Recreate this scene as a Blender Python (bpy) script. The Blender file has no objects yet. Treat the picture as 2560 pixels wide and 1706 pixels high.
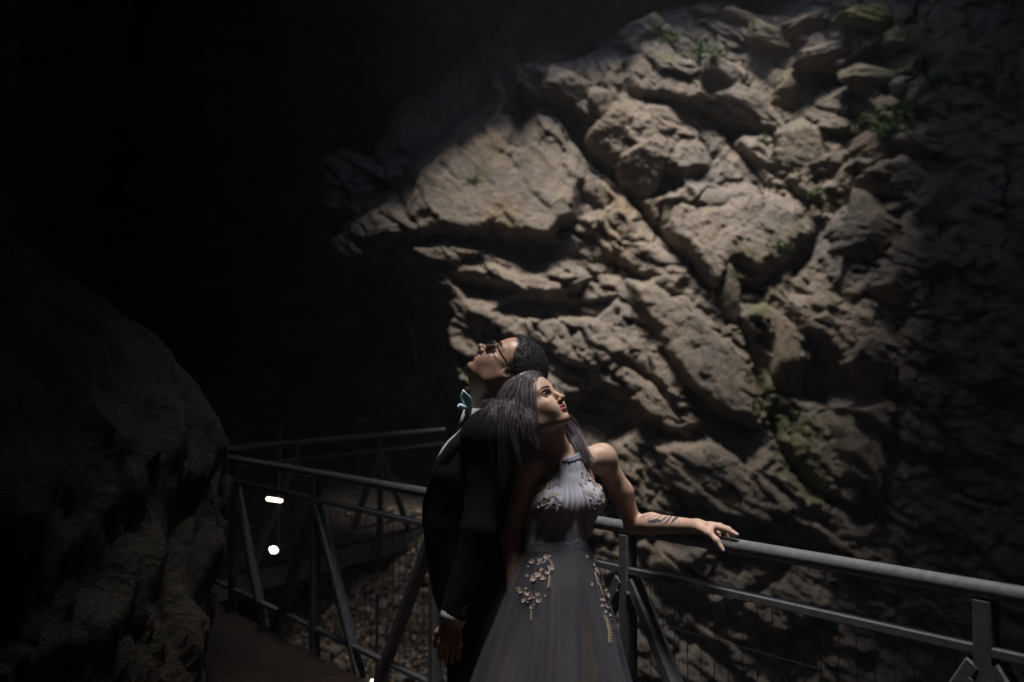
import bpy, math, random
import numpy as np
from mathutils import Vector, Matrix

random.seed(7)
RNG = np.random.default_rng(7)
scene = bpy.context.scene
col = scene.collection

# ---------------------------------------------------------------- camera, sky, sun, exposure
EYE = np.array([0.0, 0.0, 1.618])
FPX = 2489.0                                   # 35 mm lens on a 36 mm sensor, in 2560-px units
PITCH = math.atan((960 - 853) / FPX)
cam = bpy.data.cameras.new('camera')
camo = bpy.data.objects.new('camera', cam)
col.objects.link(camo)
cam.lens = 35.0
cam.sensor_width = 36.0
cam.clip_start = 0.05
cam.clip_end = 400.0
camo.location = EYE
camo.rotation_euler = (math.pi / 2 + PITCH, 0, 0)
cam.dof.use_dof = True
cam.dof.focus_distance = 3.42
cam.dof.aperture_fstop = 2.0
cam.dof.aperture_blades = 8
scene.camera = camo

SUN = np.array([-0.02, -0.13, 1.0]); SUN /= np.linalg.norm(SUN)   # direction towards the light
SUN_EL = math.asin(SUN[2]); SUN_AZ = math.atan2(SUN[0], SUN[1])
world = bpy.data.worlds.new('World')
scene.world = world
world.use_nodes = True
wn = world.node_tree
bg = wn.nodes['Background']
sky = wn.nodes.new('ShaderNodeTexSky')
sky.sky_type = 'NISHITA'
sky.sun_disc = False
sky.sun_elevation = SUN_EL
sky.sun_rotation = SUN_AZ
wn.links.new(sky.outputs[0], bg.inputs[0])
bg.inputs[1].default_value = 0.15
sl = bpy.data.lights.new('sun', 'SUN')
sl.energy = 5.0
sl.angle = math.radians(22)
sl.color = (1.0, 0.95, 0.89)
so = bpy.data.objects.new('sun', sl)
col.objects.link(so)
so.rotation_euler = Vector(SUN).to_track_quat('Z', 'Y').to_euler()
so.location = (0, 0, 30)

vs = scene.view_settings
vs.view_transform = 'Standard'
vs.look = 'None'
vs.exposure = 0.65
vs.gamma = 1.0
vs.use_curve_mapping = False
scene.render.engine = 'CYCLES'
scene.cycles.use_denoising = True
scene.cycles.max_bounces = 8
scene.cycles.transparent_max_bounces = 16
scene.cycles.caustics_reflective = False
scene.cycles.caustics_refractive = False
scene.cycles.sample_clamp_indirect = 3.0

# ---------------------------------------------------------------- helpers
def P(px, py, Y):
    """point at depth Y (along world +Y) seen at photo pixel (px,py)"""
    dx = (px - 1280) / FPX
    dz = (853 - py) / FPX
    c, s = math.cos(PITCH), math.sin(PITCH)
    fy, fz = c - dz * s, s + dz * c
    return np.array([dx / fy * Y, Y, EYE[2] + fz / fy * Y])

def to_px(p):
    p = np.asarray(p, float) - EYE
    c, s = math.cos(PITCH), math.sin(PITCH)
    depth = p[..., 1] * c + p[..., 2] * s
    up = -p[..., 1] * s + p[..., 2] * c
    return 1280 + FPX * p[..., 0] / depth, 853 - FPX * up / depth

def tag(o, label=None, cat=None, group=None, kind=None):
    if label: o['label'] = label
    if cat: o['category'] = cat
    if group: o['group'] = group
    if kind: o['kind'] = kind
    return o

def empty(name, loc=(0, 0, 0)):
    o = bpy.data.objects.new(name, None)
    o.empty_display_size = 0.1
    o.location = loc
    col.objects.link(o)
    return o

def link(name, me, parent=None):
    o = bpy.data.objects.new(name, me)
    col.objects.link(o)
    if parent is not None:
        o.parent = parent
        o.matrix_parent_inverse = Matrix.Translation(-parent.location) if parent.type == 'EMPTY' or parent.location.length else Matrix()
    return o

def mesh_np(name, V, F, mat=None, parent=None, smooth=True, colors=None):
    """V (n,3) floats in world space, F (m,k) ints"""
    V = np.asarray(V, np.float32); F = np.asarray(F, np.int32)
    me = bpy.data.meshes.new(name)
    k = F.shape[1]
    me.vertices.add(len(V)); me.vertices.foreach_set('co', V.ravel())
    me.loops.add(F.size); me.loops.foreach_set('vertex_index', F.ravel())
    me.polygons.add(len(F))
    me.polygons.foreach_set('loop_start', np.arange(0, F.size, k, dtype=np.int32))
    me.polygons.foreach_set('use_smooth', np.full(len(F), smooth))
    me.update(calc_edges=True)
    if colors is not None:
        at = me.color_attributes.new('Col', 'FLOAT_COLOR', 'POINT')
        c4 = np.ones((len(V), 4), np.float32); c4[:, :colors.shape[1]] = colors
        at.data.foreach_set('color', c4.ravel())
    if mat: me.materials.append(mat)
    return link(name, me, parent)

class MB:
    """collects simple solids into one mesh"""
    def __init__(s): s.V = []; s.F = []; s.n = 0
    def add(s, V, F):
        s.V.append(np.asarray(V, float)); s.F += [[i + s.n for i in f] for f in F]; s.n += len(V)
    def bar(s, a, b, w, h, up=(0, 0, 1)):
        a = np.array(a, float); b = np.array(b, float)
        d = b - a; d /= np.linalg.norm(d); u = np.array(up, float)
        x = np.cross(d, u); x /= np.linalg.norm(x); z = np.cross(x, d)
        c = []
        bw = min(w, h) * 0.12
        prof = [(-w/2+bw, -h/2), (w/2-bw, -h/2), (w/2, -h/2+bw), (w/2, h/2-bw), (w/2-bw, h/2), (-w/2+bw, h/2), (-w/2, h/2-bw), (-w/2, -h/2+bw)]
        for e in (a, b):
            for (i, j) in prof: c.append(e + x * i + z * j)
        F = [[i, (i + 1) % 8, 8 + (i + 1) % 8, 8 + i] for i in range(8)] + [list(range(7, -1, -1)), list(range(8, 16))]
        s.add(c, F)
    def tube(s, pts, r, n=10, cap=True):
        pts = [np.array(p, float) for p in pts]; m = len(pts)
        rr = r if hasattr(r, '__len__') else [r] * m
        V = []; F = []; ref = None
        for i, p in enumerate(pts):
            d = pts[min(i + 1, m - 1)] - pts[max(i - 1, 0)]; d /= max(np.linalg.norm(d), 1e-9)
            if ref is None:
                ref = np.array([0, 0, 1.0]) if abs(d[2]) < .9 else np.array([1.0, 0, 0])
            x = np.cross(d, ref); x /= np.linalg.norm(x); y = np.cross(x, d); ref = y
            for k in range(n):
                a = 2 * math.pi * k / n
                V.append(p + rr[i] * (math.cos(a) * x + math.sin(a) * y))
        for i in range(m - 1):
            for k in range(n):
                F.append([i*n+k, i*n+(k+1) % n, (i+1)*n+(k+1) % n, (i+1)*n+k])
        if cap:
            F.append(list(range(n))); F.append(list(range((m-1)*n + n - 1, (m-1)*n - 1, -1)))
        s.add(V, F)
    def build(s, name, mat=None, parent=None, smooth=False):
        me = bpy.data.meshes.new(name)
        V = np.concatenate(s.V)
        me.from_pydata(V.tolist(), [], s.F)
        me.polygons.foreach_set('use_smooth', np.full(len(me.polygons), smooth))
        me.update()
        if mat: me.materials.append(mat)
        return link(name, me, parent)

# ---------------------------------------------------------------- numpy noise
def _hash(ix, iy, iz, seed):
    h = (ix.astype(np.uint32) * np.uint32(374761393) + iy.astype(np.uint32) * np.uint32(668265263)
         + iz.astype(np.uint32) * np.uint32(2147483647) + np.uint32((seed * 974711) & 0xffffffff))
    h = (h ^ (h >> np.uint32(13))) * np.uint32(1274126177)
    h = h ^ (h >> np.uint32(16))
    h = h * np.uint32(2246822519)
    return (h ^ (h >> np.uint32(15)))

def rnd(ix, iy, seed):
    return _hash(ix, iy, np.zeros_like(ix), seed).astype(np.float32) / np.float32(4294967295)

def vnoise(x, y, z, seed=0):
    """gradient noise, about -1..1"""
    x = np.asarray(x, np.float32); y = np.asarray(y, np.float32); z = np.asarray(z, np.float32)
    x, y, z = np.broadcast_arrays(x, y, z)
    xi = np.floor(x).astype(np.int32); yi = np.floor(y).astype(np.int32); zi = np.floor(z).astype(np.int32)
    fx, fy, fz = x - xi, y - yi, z - zi
    u = fx*fx*fx*(fx*(fx*6-15)+10); v = fy*fy*fy*(fy*(fy*6-15)+10); w = fz*fz*fz*(fz*(fz*6-15)+10)
    def g(dx, dy, dz):
        h = _hash(xi+dx, yi+dy, zi+dz, seed)
        a = (h & np.uint32(1023)).astype(np.float32) * (2*math.pi/1024); b = ((h >> np.uint32(10)) & np.uint32(1023)).astype(np.float32) / 511.5 - 1
        r = np.sqrt(1 - np.minimum(b*b, 1))
        return r*np.cos(a)*(fx-dx) + r*np.sin(a)*(fy-dy) + b*(fz-dz)
    def L(a, b, t): return a + (b - a) * t
    return 1.5 * L(L(L(g(0,0,0), g(1,0,0), u), L(g(0,1,0), g(1,1,0), u), v),
                   L(L(g(0,0,1), g(1,0,1), u), L(g(0,1,1), g(1,1,1), u), v), w)

def fbm(x, y, z=0.0, oct=4, seed=0, gain=0.5):
    s = 0; a = 1.0; f = 1.0
    for o in range(oct):
        s = s + a * vnoise(np.asarray(x)*f, np.asarray(y)*f, np.asarray(z)*f + 7.3*o, seed + o)
        a *= gain; f *= 2.03
    return s

def voro(x, y, seed=0):
    """returns F1, F2, dx, dy (offset to nearest site), cell ids"""
    xi = np.floor(x).astype(np.int32); yi = np.floor(y).astype(np.int32)
    F1 = np.full(x.shape, 9., np.float32); F2 = F1.copy()
    bx = np.zeros_like(F1); by = np.zeros_like(F1); cx = np.zeros_like(xi); cy = np.zeros_like(yi)
    for i in (-1, 0, 1):
        for j in (-1, 0, 1):
            gx, gy = xi + i, yi + j
            sx = gx + rnd(gx, gy, seed) ; sy = gy + rnd(gx, gy, seed + 91)
            dx = (x - sx).astype(np.float32); dy = (y - sy).astype(np.float32)
            d = np.sqrt(dx*dx + dy*dy)
            m = d < F1
            F2 = np.where(m, F1, np.minimum(F2, d)); F1 = np.where(m, d, F1)
            bx = np.where(m, dx, bx); by = np.where(m, dy, by); cx = np.where(m, gx, cx); cy = np.where(m, gy, cy)
    return F1, F2, bx, by, cx, cy

def sstep(a, b, x):
    t = np.clip((x - a) / (b - a), 0, 1)
    return t * t * (3 - 2 * t)

def poly_sd(poly, u, v):
    """signed distance to polygon (negative inside)"""
    poly = np.array(poly, np.float32); n = len(poly)
    d = np.full(u.shape, 1e9, np.float32); ins = np.zeros(u.shape, bool)
    for i in range(n):
        ax, ay = poly[i]; bx, by = poly[(i+1) % n]
        ex, ey = bx-ax, by-ay; wx, wy = u-ax, v-ay
        t = np.clip((wx*ex + wy*ey) / (ex*ex + ey*ey), 0, 1)
        d = np.minimum(d, (wx-ex*t)**2 + (wy-ey*t)**2)
        c = ((ay > v) != (by > v))
        ins ^= c & (u < (bx-ax) * (v-ay) / ((by-ay) if by != ay else 1e-9) + ax)
    d = np.sqrt(d)
    return np.where(ins, -d, d)

def line_d(pts, u, v):
    d = np.full(u.shape, 1e9, np.float32)
    for (ax, ay), (bx, by) in zip(pts[:-1], pts[1:]):
        ex, ey = bx-ax, by-ay; wx, wy = u-ax, v-ay
        t = np.clip((wx*ex + wy*ey) / (ex*ex + ey*ey), 0, 1)
        d = np.minimum(d, (wx-ex*t)**2 + (wy-ey*t)**2)
    return np.sqrt(d)

# ---------------------------------------------------------------- materials
def new_mat(name):
    m = bpy.data.materials.new(name); m.use_nodes = True
    return m, m.node_tree, m.node_tree.nodes['Principled BSDF']

def N(nt, typ, **kw):
    n = nt.nodes.new(typ)
    for k, v in kw.items(): setattr(n, k, v)
    return n

def ramp(nt, src, stops):
    r = N(nt, 'ShaderNodeValToRGB')
    el = r.color_ramp.elements
    while len(el) < len(stops): el.new(0.5)
    for e, (p, c) in zip(el, stops):
        e.position = p; e.color = (*c, 1)
    nt.links.new(src, r.inputs[0])
    return r.outputs[0]

def mix(nt, fac, a, b, mode='MIX'):
    m = N(nt, 'ShaderNodeMix', data_type='RGBA', blend_type=mode)
    for s, v in ((m.inputs[0], fac), (m.inputs[6], a), (m.inputs[7], b)):
        if hasattr(v, 'is_linked') or hasattr(v, 'links'): nt.links.new(v, s)
        elif isinstance(v, (int, float)): s.default_value = v
        else: s.default_value = (*v, 1)
    return m.outputs[2]

def noise(nt, vec, scale, detail=4, rough=0.55, dist=0.0):
    n = N(nt, 'ShaderNodeTexNoise'); n.inputs['Scale'].default_value = scale
    n.inputs['Detail'].default_value = detail; n.inputs['Roughness'].default_value = rough
    n.inputs['Distortion'].default_value = dist
    nt.links.new(vec, n.inputs['Vector'])
    return n.outputs[0]

def bump(nt, bs, h, strength, dist):
    b = N(nt, 'ShaderNodeBump'); b.inputs['Strength'].default_value = strength; b.inputs['Distance'].default_value = dist
    nt.links.new(h, b.inputs['Height']); nt.links.new(b.outputs[0], bs.inputs['Normal'])

def rock_material(name, cols, moss=True, sc=1.0, bstr=0.7):
    m, nt, bs = new_mat(name)
    pos = N(nt, 'ShaderNodeNewGeometry').outputs['Position']
    big = noise(nt, pos, 0.9*sc, 5, 0.6, 0.4)
    c = ramp(nt, big, [(0.32, cols[0]), (0.5, cols[1]), (0.68, cols[2])])
    med = noise(nt, pos, 5.0*sc, 6, 0.65, 0.6)
    c = mix(nt, 0.75, c, ramp(nt, med, [(0.3, (.42, .42, .44)), (0.52, (.98, .97, .95)), (0.75, (1.15, 1.12, 1.06))]), 'MULTIPLY')
    fine = noise(nt, pos, 26*sc, 5, 0.7)
    c = mix(nt, 0.5, c, ramp(nt, fine, [(0.32, (.5, .5, .5)), (0.55, (1, 1, 1))]), 'MULTIPLY')
    # streaks of mineral staining running down the face
    mp = N(nt, 'ShaderNodeMapping'); mp.inputs['Scale'].default_value = (3.2, 3.2, 0.45)
    nt.links.new(pos, mp.inputs[0])
    st = noise(nt, mp.outputs[0], 1.3*sc, 4, 0.6, 0.5)
    c = mix(nt, ramp(nt, st, [(0.52, (0, 0, 0)), (0.68, (.55, .55, .55))]), c, (.085, .08, .078))
    if moss:
        at = N(nt, 'ShaderNodeAttribute', attribute_name='Col')
        sep = N(nt, 'ShaderNodeSeparateColor'); nt.links.new(at.outputs[0], sep.inputs[0])
        mm = N(nt, 'ShaderNodeMath', operation='MULTIPLY')
        nt.links.new(sep.outputs[0], mm.inputs[0])
        nt.links.new(ramp(nt, noise(nt, pos, 9, 4, .7), [(0.30, (0, 0, 0)), (0.50, (1, 1, 1))]), mm.inputs[1])
        c = mix(nt, mm.outputs[0], c, (.10, .105, .032))
        c = mix(nt, sep.outputs[1], c, (.30, .20, .105))
    nt.links.new(c, bs.inputs['Base Color'])
    bs.inputs['Roughness'].default_value = 0.88
    bs.inputs['Specular IOR Level'].default_value = 0.25
    h = N(nt, 'ShaderNodeMath', operation='ADD')
    nt.links.new(noise(nt, pos, 8*sc, 7, .68, .3), h.inputs[0]); nt.links.new(fine, h.inputs[1])
    bump(nt, bs, h.outputs[0], bstr, 0.06 / sc)
    return m

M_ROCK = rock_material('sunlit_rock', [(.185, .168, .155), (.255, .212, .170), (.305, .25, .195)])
M_CAVE = rock_material('shaded_cave_rock', [(.055, .05, .045), (.08, .07, .06), (.10, .088, .074)], moss=False, sc=0.8)  # rock colours darkened to stand in for the deep shade
M_STONE = rock_material('scree_stone', [(.20, .185, .17), (.32, .285, .245), (.48, .44, .39)], moss=False, sc=3.0)
# ---------------------------------------------------------------- the lit rock wall of the gorge
def wall_base(X, Z):
    """Y of the wall without relief"""
    Y = 11.3 + 0.45 * (Z - 0.5)
    Y = Y - 0.55 * np.clip(X - 3.2, 0, 9) ** 1.25                 # swings round towards the viewer on the right
    Y = Y + 0.10 * np.sin(X * 1.1 + Z * 0.6)
    Y = Y + 5.0 * sstep(-2.6, -5.2, X)
    return Y

def wall_at(px, py):
    Y = 12.0
    for _ in range(12):
        p = P(px, py, Y); Y = float(wall_base(p[0], p[2]))
    return P(px, py, Y)

SLABS = [  # polygon in photo px, height (m), edge width px, tilt (du,dv per 100 px), smoothness
    ([(1035,520),(1060,430),(1130,370),(1200,310),(1262,300),(1288,350),(1340,295),(1400,320),(1450,400),(1462,450),(1440,540),(1365,600),(1300,588),(1180,585),(1080,568)], .55, 30, (.02,.10), .9),
    ([(1560,705),(1640,680),(1700,740),(1760,800),(1830,870),(1880,950),(1900,1055),(1850,1060),(1780,1030),(1700,960),(1650,880),(1600,800)], .50, 26, (-.02,.03), .9),
    ([(1640,500),(1720,460),(1850,470),(2000,520),(2030,580),(1990,640),(1900,690),(1850,650),(1790,730),(1740,660),(1690,600)], .42, 24, (-.03,.06), .45),
    ([(1470,310),(1560,230),(1680,250),(1740,330),(1780,420),(1700,450),(1600,430),(1520,400)], .40, 24, (.0,.08), .4),
    ([(1450,540),(1560,500),(1640,580),(1730,690),(1690,760),(1600,690),(1520,640)], .34, 22, (.02,.06), .4),
    ([(1560,190),(1640,60),(1700,110),(1760,160),(1780,250),(1700,260),(1600,240)], .45, 20, (.02,.08), .3),
    ([(1340,160),(1480,130),(1570,150),(1560,260),(1480,300),(1380,260)], .25, 26, (.02,.08), .2),
    ([(1500,830),(1600,850),(1680,960),(1780,1060),(1700,1090),(1580,1040),(1480,960)], .22, 24, (.0,.05), .15),
    ([(1640,1120),(1800,1090),(1900,1160),(2000,1280),(1960,1340),(1800,1300),(1660,1230)], .40, 26, (.0,.07), .35),
    ([(1960,740),(2070,720),(2200,800),(2260,900),(2200,960),(2090,900),(2000,830)], .42, 24, (-.02,.07), .3),
    ([(2080,1000),(2190,960),(2260,1050),(2200,1250),(2110,1180)], .38, 26, (-.04,.05), .4),
    ([(1620,1360),(1800,1330),(1980,1400),(2100,1520),(1960,1600),(1760,1520)], .38, 28, (.0,.07), .3),
    ([(1010,640),(1140,650),(1300,680),(1420,650),(1500,700),(1440,745),(1300,730),(1140,690)], .30, 18, (.0,.10), .2),
    ([(1130,745),(1250,760),(1290,740),(1500,800),(1600,900),(1480,930),(1330,870),(1200,830)], .26, 18, (.0,.09), .15),
]
CARVES = [  # polygon, depth (m), edge px
    ([(1060,583),(1180,592),(1300,598),(1385,606),(1375,645),(1300,655),(1180,622),(1075,618)], .75, 12),
    ([(1120,690),(1180,695),(1285,730),(1240,750),(1160,742)], .55, 10),
    ([(1220,775),(1290,738),(1370,748),(1440,765),(1520,752),(1548,748),(1500,795),(1400,806),(1310,806),(1250,792)], .6, 10),
    ([(1410,1000),(1490,965),(1570,990),(1590,1060),(1530,1130),(1430,1140)], .8, 20),
    ([(1300,235),(1390,270),(1470,330),(1530,420),(1590,445),(1690,440),(1700,490),(1600,500),(1540,480),(1470,420),(1400,330),(1310,280)], .7, 14),
    ([(1730,258),(1800,290),(1880,318),(1960,322),(2050,300),(2020,345),(1900,355),(1800,338),(1735,300)], .7, 12),
    ([(2030,175),(2110,165),(2190,112),(2290,112),(2350,150),(2310,185),(2200,200),(2090,225),(2010,215)], .8, 14),
    ([(1790,735),(1860,690),(1920,705),(1900,760),(1800,820)], .35, 16),
    ([(2020,850),(2060,880),(2190,1010),(2120,1030),(2000,1010),(1960,985),(2010,930)], .9, 16),
    ([(1940,1000),(2020,1080),(1990,1150),(2080,1230),(2020,1260),(1940,1130),(1905,1040)], .35, 20),
    ([(2020,420),(2070,400),(2100,440),(2060,480),(2020,470)], .55, 10),
    ([(2110,430),(2200,420),(2190,480),(2130,500)], .5, 14),
    ([(1950,620),(2060,570),(2050,640),(1980,690)], .45, 16),
    ([(1400,300),(1330,240),(1200,190),(1100,330),(1190,300),(1262,292),(1286,340),(1340,288)], 1.2, 16),
    ([(1560,700),(1600,690),(1640,670),(1660,690),(1610,720)], .2, 10),
    ([(1700,560),(1640,520),(1660,500),(1720,550)], .1, 10),
]
CRACKS = [
    ([(1310,250),(1400,310),(1470,415),(1550,470),(1620,540),(1700,620),(1770,720),(1790,740),(1850,830),(1892,920),(1910,1040),(1960,1130),(2050,1225),(2160,1300)], .50, 13),
    ([(1460,450),(1500,560),(1560,660),(1620,690)], .16, 8),
    ([(1800,330),(1880,400),(1960,460),(2000,500)], .35, 12),
    ([(1905,905),(1960,985)], .2, 16),
    ([(2010,500),(2120,560),(2180,640)], .2, 12),
    ([(1650,880),(1700,950),(1790,1050),(1890,1075)], .25, 8),
    ([(1560,900),(1640,960),(1700,1060)], .2, 8),
    ([(1860,1500),(1960,1430),(2060,1350)], .3, 12),
    ([(1640,1330),(1800,1330),(1900,1380)], .25, 12),
    ([(2100,520),(2090,430),(2140,380)], .2, 10),
    ([(1400,560),(1430,640),(1500,720)], .14, 8),
]
# beyond this outline the mass ends and the dark cave lies behind it
MASS = [(800,612),(880,560),(960,512),(985,522),(1015,530),(1040,480),(1060,425),(1120,375),(1190,310),(1230,285),(1290,215),(1290,150),(1340,138),(1400,132),(1470,128),(1540,118),(1570,95),(1640,40),(1690,22),(1760,30),(1830,8),(1900,25),(1990,30),(2040,-20),(2120,-60),(2900,-160),(3400,900),(3400,2400),(1000,2400),(1010,1500),(1040,1390),(1100,1300),(1180,1130),(1200,1040),(1150,960),(1125,890),(1120,830),(1130,780),(1100,715),(1040,664),(960,632),(890,640),(820,650)]

def relief(u, v):
    """metres towards the viewer, u,v in photo px on the wall"""
    wu = u + 26 * fbm(u/170, v/170, 1.5, 3, 11) + 6*fbm(u/40, v/40, 3.1, 2, 12)
    wv = v + 26 * fbm(u/170, v/170, 8.5, 3, 21) + 6*fbm(u/40, v/40, 5.1, 2, 22)
    R = 0.28 * fbm(u/520, v/520, 0.3, 2, 3)
    a = math.radians(38); ca, sa = math.cos(a), math.sin(a)
    s = wu*ca + wv*sa; t = -wu*sa + wv*ca
    SM = np.zeros_like(u)
    RS = np.zeros_like(u)
    for poly, h, ew, (tu, tv), sm in SLABS:
        q = np.array(poly, float); c = q.mean(0)
        d = poly_sd(poly, wu*.6+u*.4, wv*.6+v*.4)
        ins = sstep(ew*.35, -ew, d)
        body = h + tu*(u-c[0])/100 + tv*(v-c[1])/100 + .10*(1-np.exp(np.minimum(d,0)/(ew*2.5)))
        RS = np.maximum(RS, ins*body)
        SM = np.maximum(SM, sm*sstep(0, -ew*1.2, d))
    R = R + .65*RS
    def facets(R, sx, sy, off, tilt, crack, cw, seed, mask):
        F1, F2, dx, dy, cx, cy = voro(s/sx, t/sy, seed)
        r1 = rnd(cx, cy, seed+5)-.5; r2 = rnd(cx, cy, seed+6)-.5; r3 = rnd(cx, cy, seed+7)-.5
        h = off*r1*2 + tilt*(r2*2*dx + (r3*2+.35)*dy)
        k = crack*np.exp(-(F2-F1)/cw)
        return R + (h - k) * mask
    R = facets(R, 330, 170, .10, .24, .10, .035, 31, 1-.85*SM)
    R = facets(R, 150, 62, .055, .16, .07, .045, 41, 1-.80*SM)
    R = facets(R, 60, 26, .030, .078, .035, .06, 51, 1-.75*SM)
    R = facets(R, 24, 11, .013, .032, .015, .08, 61, 1-.5*SM)
    R = R + (.05*fbm(u/60, v/60, .7, 4, 71) + .03*np.abs(fbm(u/30, v/22, 2.7, 3, 73)))*(1-.55*SM)
    for poly, dpt, ew in CARVES:
        d = poly_sd(poly, wu*.5+u*.5, wv*.5+v*.5)
        R = R - .62*dpt * sstep(ew*.6, -ew, d)
    for pts, dpt, w in CRACKS:
        d = line_d(pts, wu*.4+u*.6, wv*.4+v*.6) + 4*fbm(u/25, v/25, 4.4, 2, 81)
        R = R - .7*dpt * np.exp(-(np.maximum(d, 0)/w)**2)
    for sx, sy, dep, sd_ in ((620, 70, .05, 201), (260, 34, .028, 211), (90, 300, .03, 221)):      # long fractures and creases
        F1, F2, dx, dy, cx, cy = voro(s/sx + .25*fbm(u/90, v/90, 6.6, 2, sd_), t/sy, sd_)
        R = R + (.35*dep*(rnd(cx, cy, sd_+1)-.5)*2 - dep*np.exp(-(F2-F1)/.05))*(1-.5*SM)
    R = .80*R
    d = poly_sd(MASS, wu*.3+u*.7, wv*.3+v*.7)
    R = R - 2.6*sstep(-6, 30, d) - 4.2*sstep(20, 110, d)
    R = R + .12*(1-np.exp(np.minimum(d, 0)/30)) - .12
    return R

def wall_colors(u, v):
    c = np.zeros((u.size, 3), np.float32)
    for (x, y, rx, ry, ang, amt) in [(1960,1040,55,130,-35,.9),(2010,1180,50,110,-35,.85),(1830,700,45,40,0,.6),(1850,640,40,30,0,.5),(2230,290,110,40,-20,.75),(2210,60,90,35,25,.7),(2310,130,50,90,0,.5),(1990,260,50,25,20,.5),(1900,760,30,60,20,.6),(2000,980,60,25,0,.6),(2070,1070,40,40,0,.5),(1580,450,30,60,-40,.4),(1200,440,22,25,0,.6),(1660,160,30,20,0,.6),(1990,590,35,40,0,.5),(1870,1330,120,60,20,.4),(2040,430,30,40,0,.5),(2260,420,60,40,0,.4)]:
        a = math.radians(ang); dx = (u-x)*math.cos(a)+(v-y)*math.sin(a); dy = -(u-x)*math.sin(a)+(v-y)*math.cos(a)
        c[:, 0] = np.maximum(c[:, 0], amt*np.exp(-((dx/rx)**2+(dy/ry)**2)**1.5))
    for (x, y, rx, ry, amt) in [(1250,560,50,60,.45),(1560,500,70,60,.4),(1230,370,40,60,.35),(2150,480,40,25,.35),(1530,600,60,60,.3),(2350,360,12,60,.5),(1780,180,40,20,.3)]:
        c[:, 1] = np.maximum(c[:, 1], amt*np.exp(-(((u-x)/rx)**2+((v-y)/ry)**2)**1.5))
    return c

def grid_faces(nx, nz):
    i = np.arange(nx-1)[:, None]*nz + np.arange(nz-1)[None, :]
    i = i.ravel()
    return np.stack([i, i+nz, i+nz+1, i+1], 1)

xs = np.linspace(-5.2, 8.4, 660); zs = np.linspace(-4.2, 8.6, 640)
XX, ZZ = [a.ravel().astype(np.float32) for a in np.meshgrid(xs, zs, indexing='ij')]
YB = wall_base(XX, ZZ)
U, Vv = to_px(np.stack([XX, YB, ZZ], 1))
U = U.astype(np.float32); Vv = Vv.astype(np.float32)
REL = relief(U, Vv)
for _ in range(1):      # place features where they are seen at their own depth
    U2, V2 = to_px(np.stack([XX, YB-REL, ZZ], 1))
    REL = .25*REL + .75*relief(U2.astype(np.float32), V2.astype(np.float32))
WALLY = YB - REL
cliff = mesh_np('cliff', np.stack([XX, WALLY, ZZ], 1), grid_faces(660, 640), M_ROCK, colors=wall_colors(U, Vv))
tag(cliff, 'tall sunlit tan and grey rock cliff behind the couple', 'cliff')

def wall_rel_at(px, py):
    p = wall_at(px, py)
    i = int(np.clip(np.searchsorted(xs, p[0]), 0, 659)); j = int(np.clip(np.searchsorted(zs, p[2]), 0, 639))
    return float(WALLY[i*640+j])

# ---------------------------------------------------------------- loose blocks wedged in the cliff
def ico(sub):
    import bmesh
    bm = bmesh.new(); bmesh.ops.create_icosphere(bm, subdivisions=sub, radius=1.0)
    V = np.array([v.co[:] for v in bm.verts]); F = np.array([[v.index for v in f.verts] for f in bm.faces]); bm.free()
    return V, F
ICO = {k: ico(k) for k in (1, 2, 3, 4, 5)}

def rock_shape(seed, sub=4, planes=13, rnd_amt=0.0, rough=0.05):
    """angular block: a convex cut of random planes, then chips and grain"""
    rg = np.random.default_rng(seed)
    V, F = ICO[sub]
    n = rg.normal(size=(planes, 3)); n[:, 1] -= .5; n /= np.linalg.norm(n, axis=1)[:, None]
    n = np.concatenate([n, np.array([[.1,-1,.25],[0,1,0],[.15,-.35,1],[-.1,-.25,-1],[1,-.25,.1],[-1,-.2,.1]]) + rg.normal(size=(6, 3))*.12]); n /= np.linalg.norm(n, axis=1)[:, None]
    h = rg.uniform(.60, .98, len(n))
    dt = V @ n.T
    r = np.where(dt > .05, h/np.maximum(dt, .05), 9.)
    k = 45.0
    rr = -np.log(np.exp(-k*np.minimum(r, 3)).sum(1))/k
    rr = rr*(1-rnd_amt) + rnd_amt*.85
    W = V*rr[:, None]
    for fr, am in ((2.6, 1.0), (6.0, .45)):
        F1, F2, dx, dy, cxx, cyy = voro(W[:, 0]*fr+seed+.6*W[:, 1], W[:, 2]*fr*1.5+.5*W[:, 1], seed)
        rr = rr + rough*am*((rnd(cxx, cyy, 3)-.5)*.8 + dx*(rnd(cxx, cyy, 4)-.5)*2 + dy*(rnd(cxx, cyy, 5)-.5)*2) - rough*am*.5*np.exp(-(F2-F1)/.04)
    rr = rr + rough*.4*fbm(V[:, 0]*7+seed, V[:, 1]*7, V[:, 2]*7, 4, seed % 97)
    return V*rr[:, None], F

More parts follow.
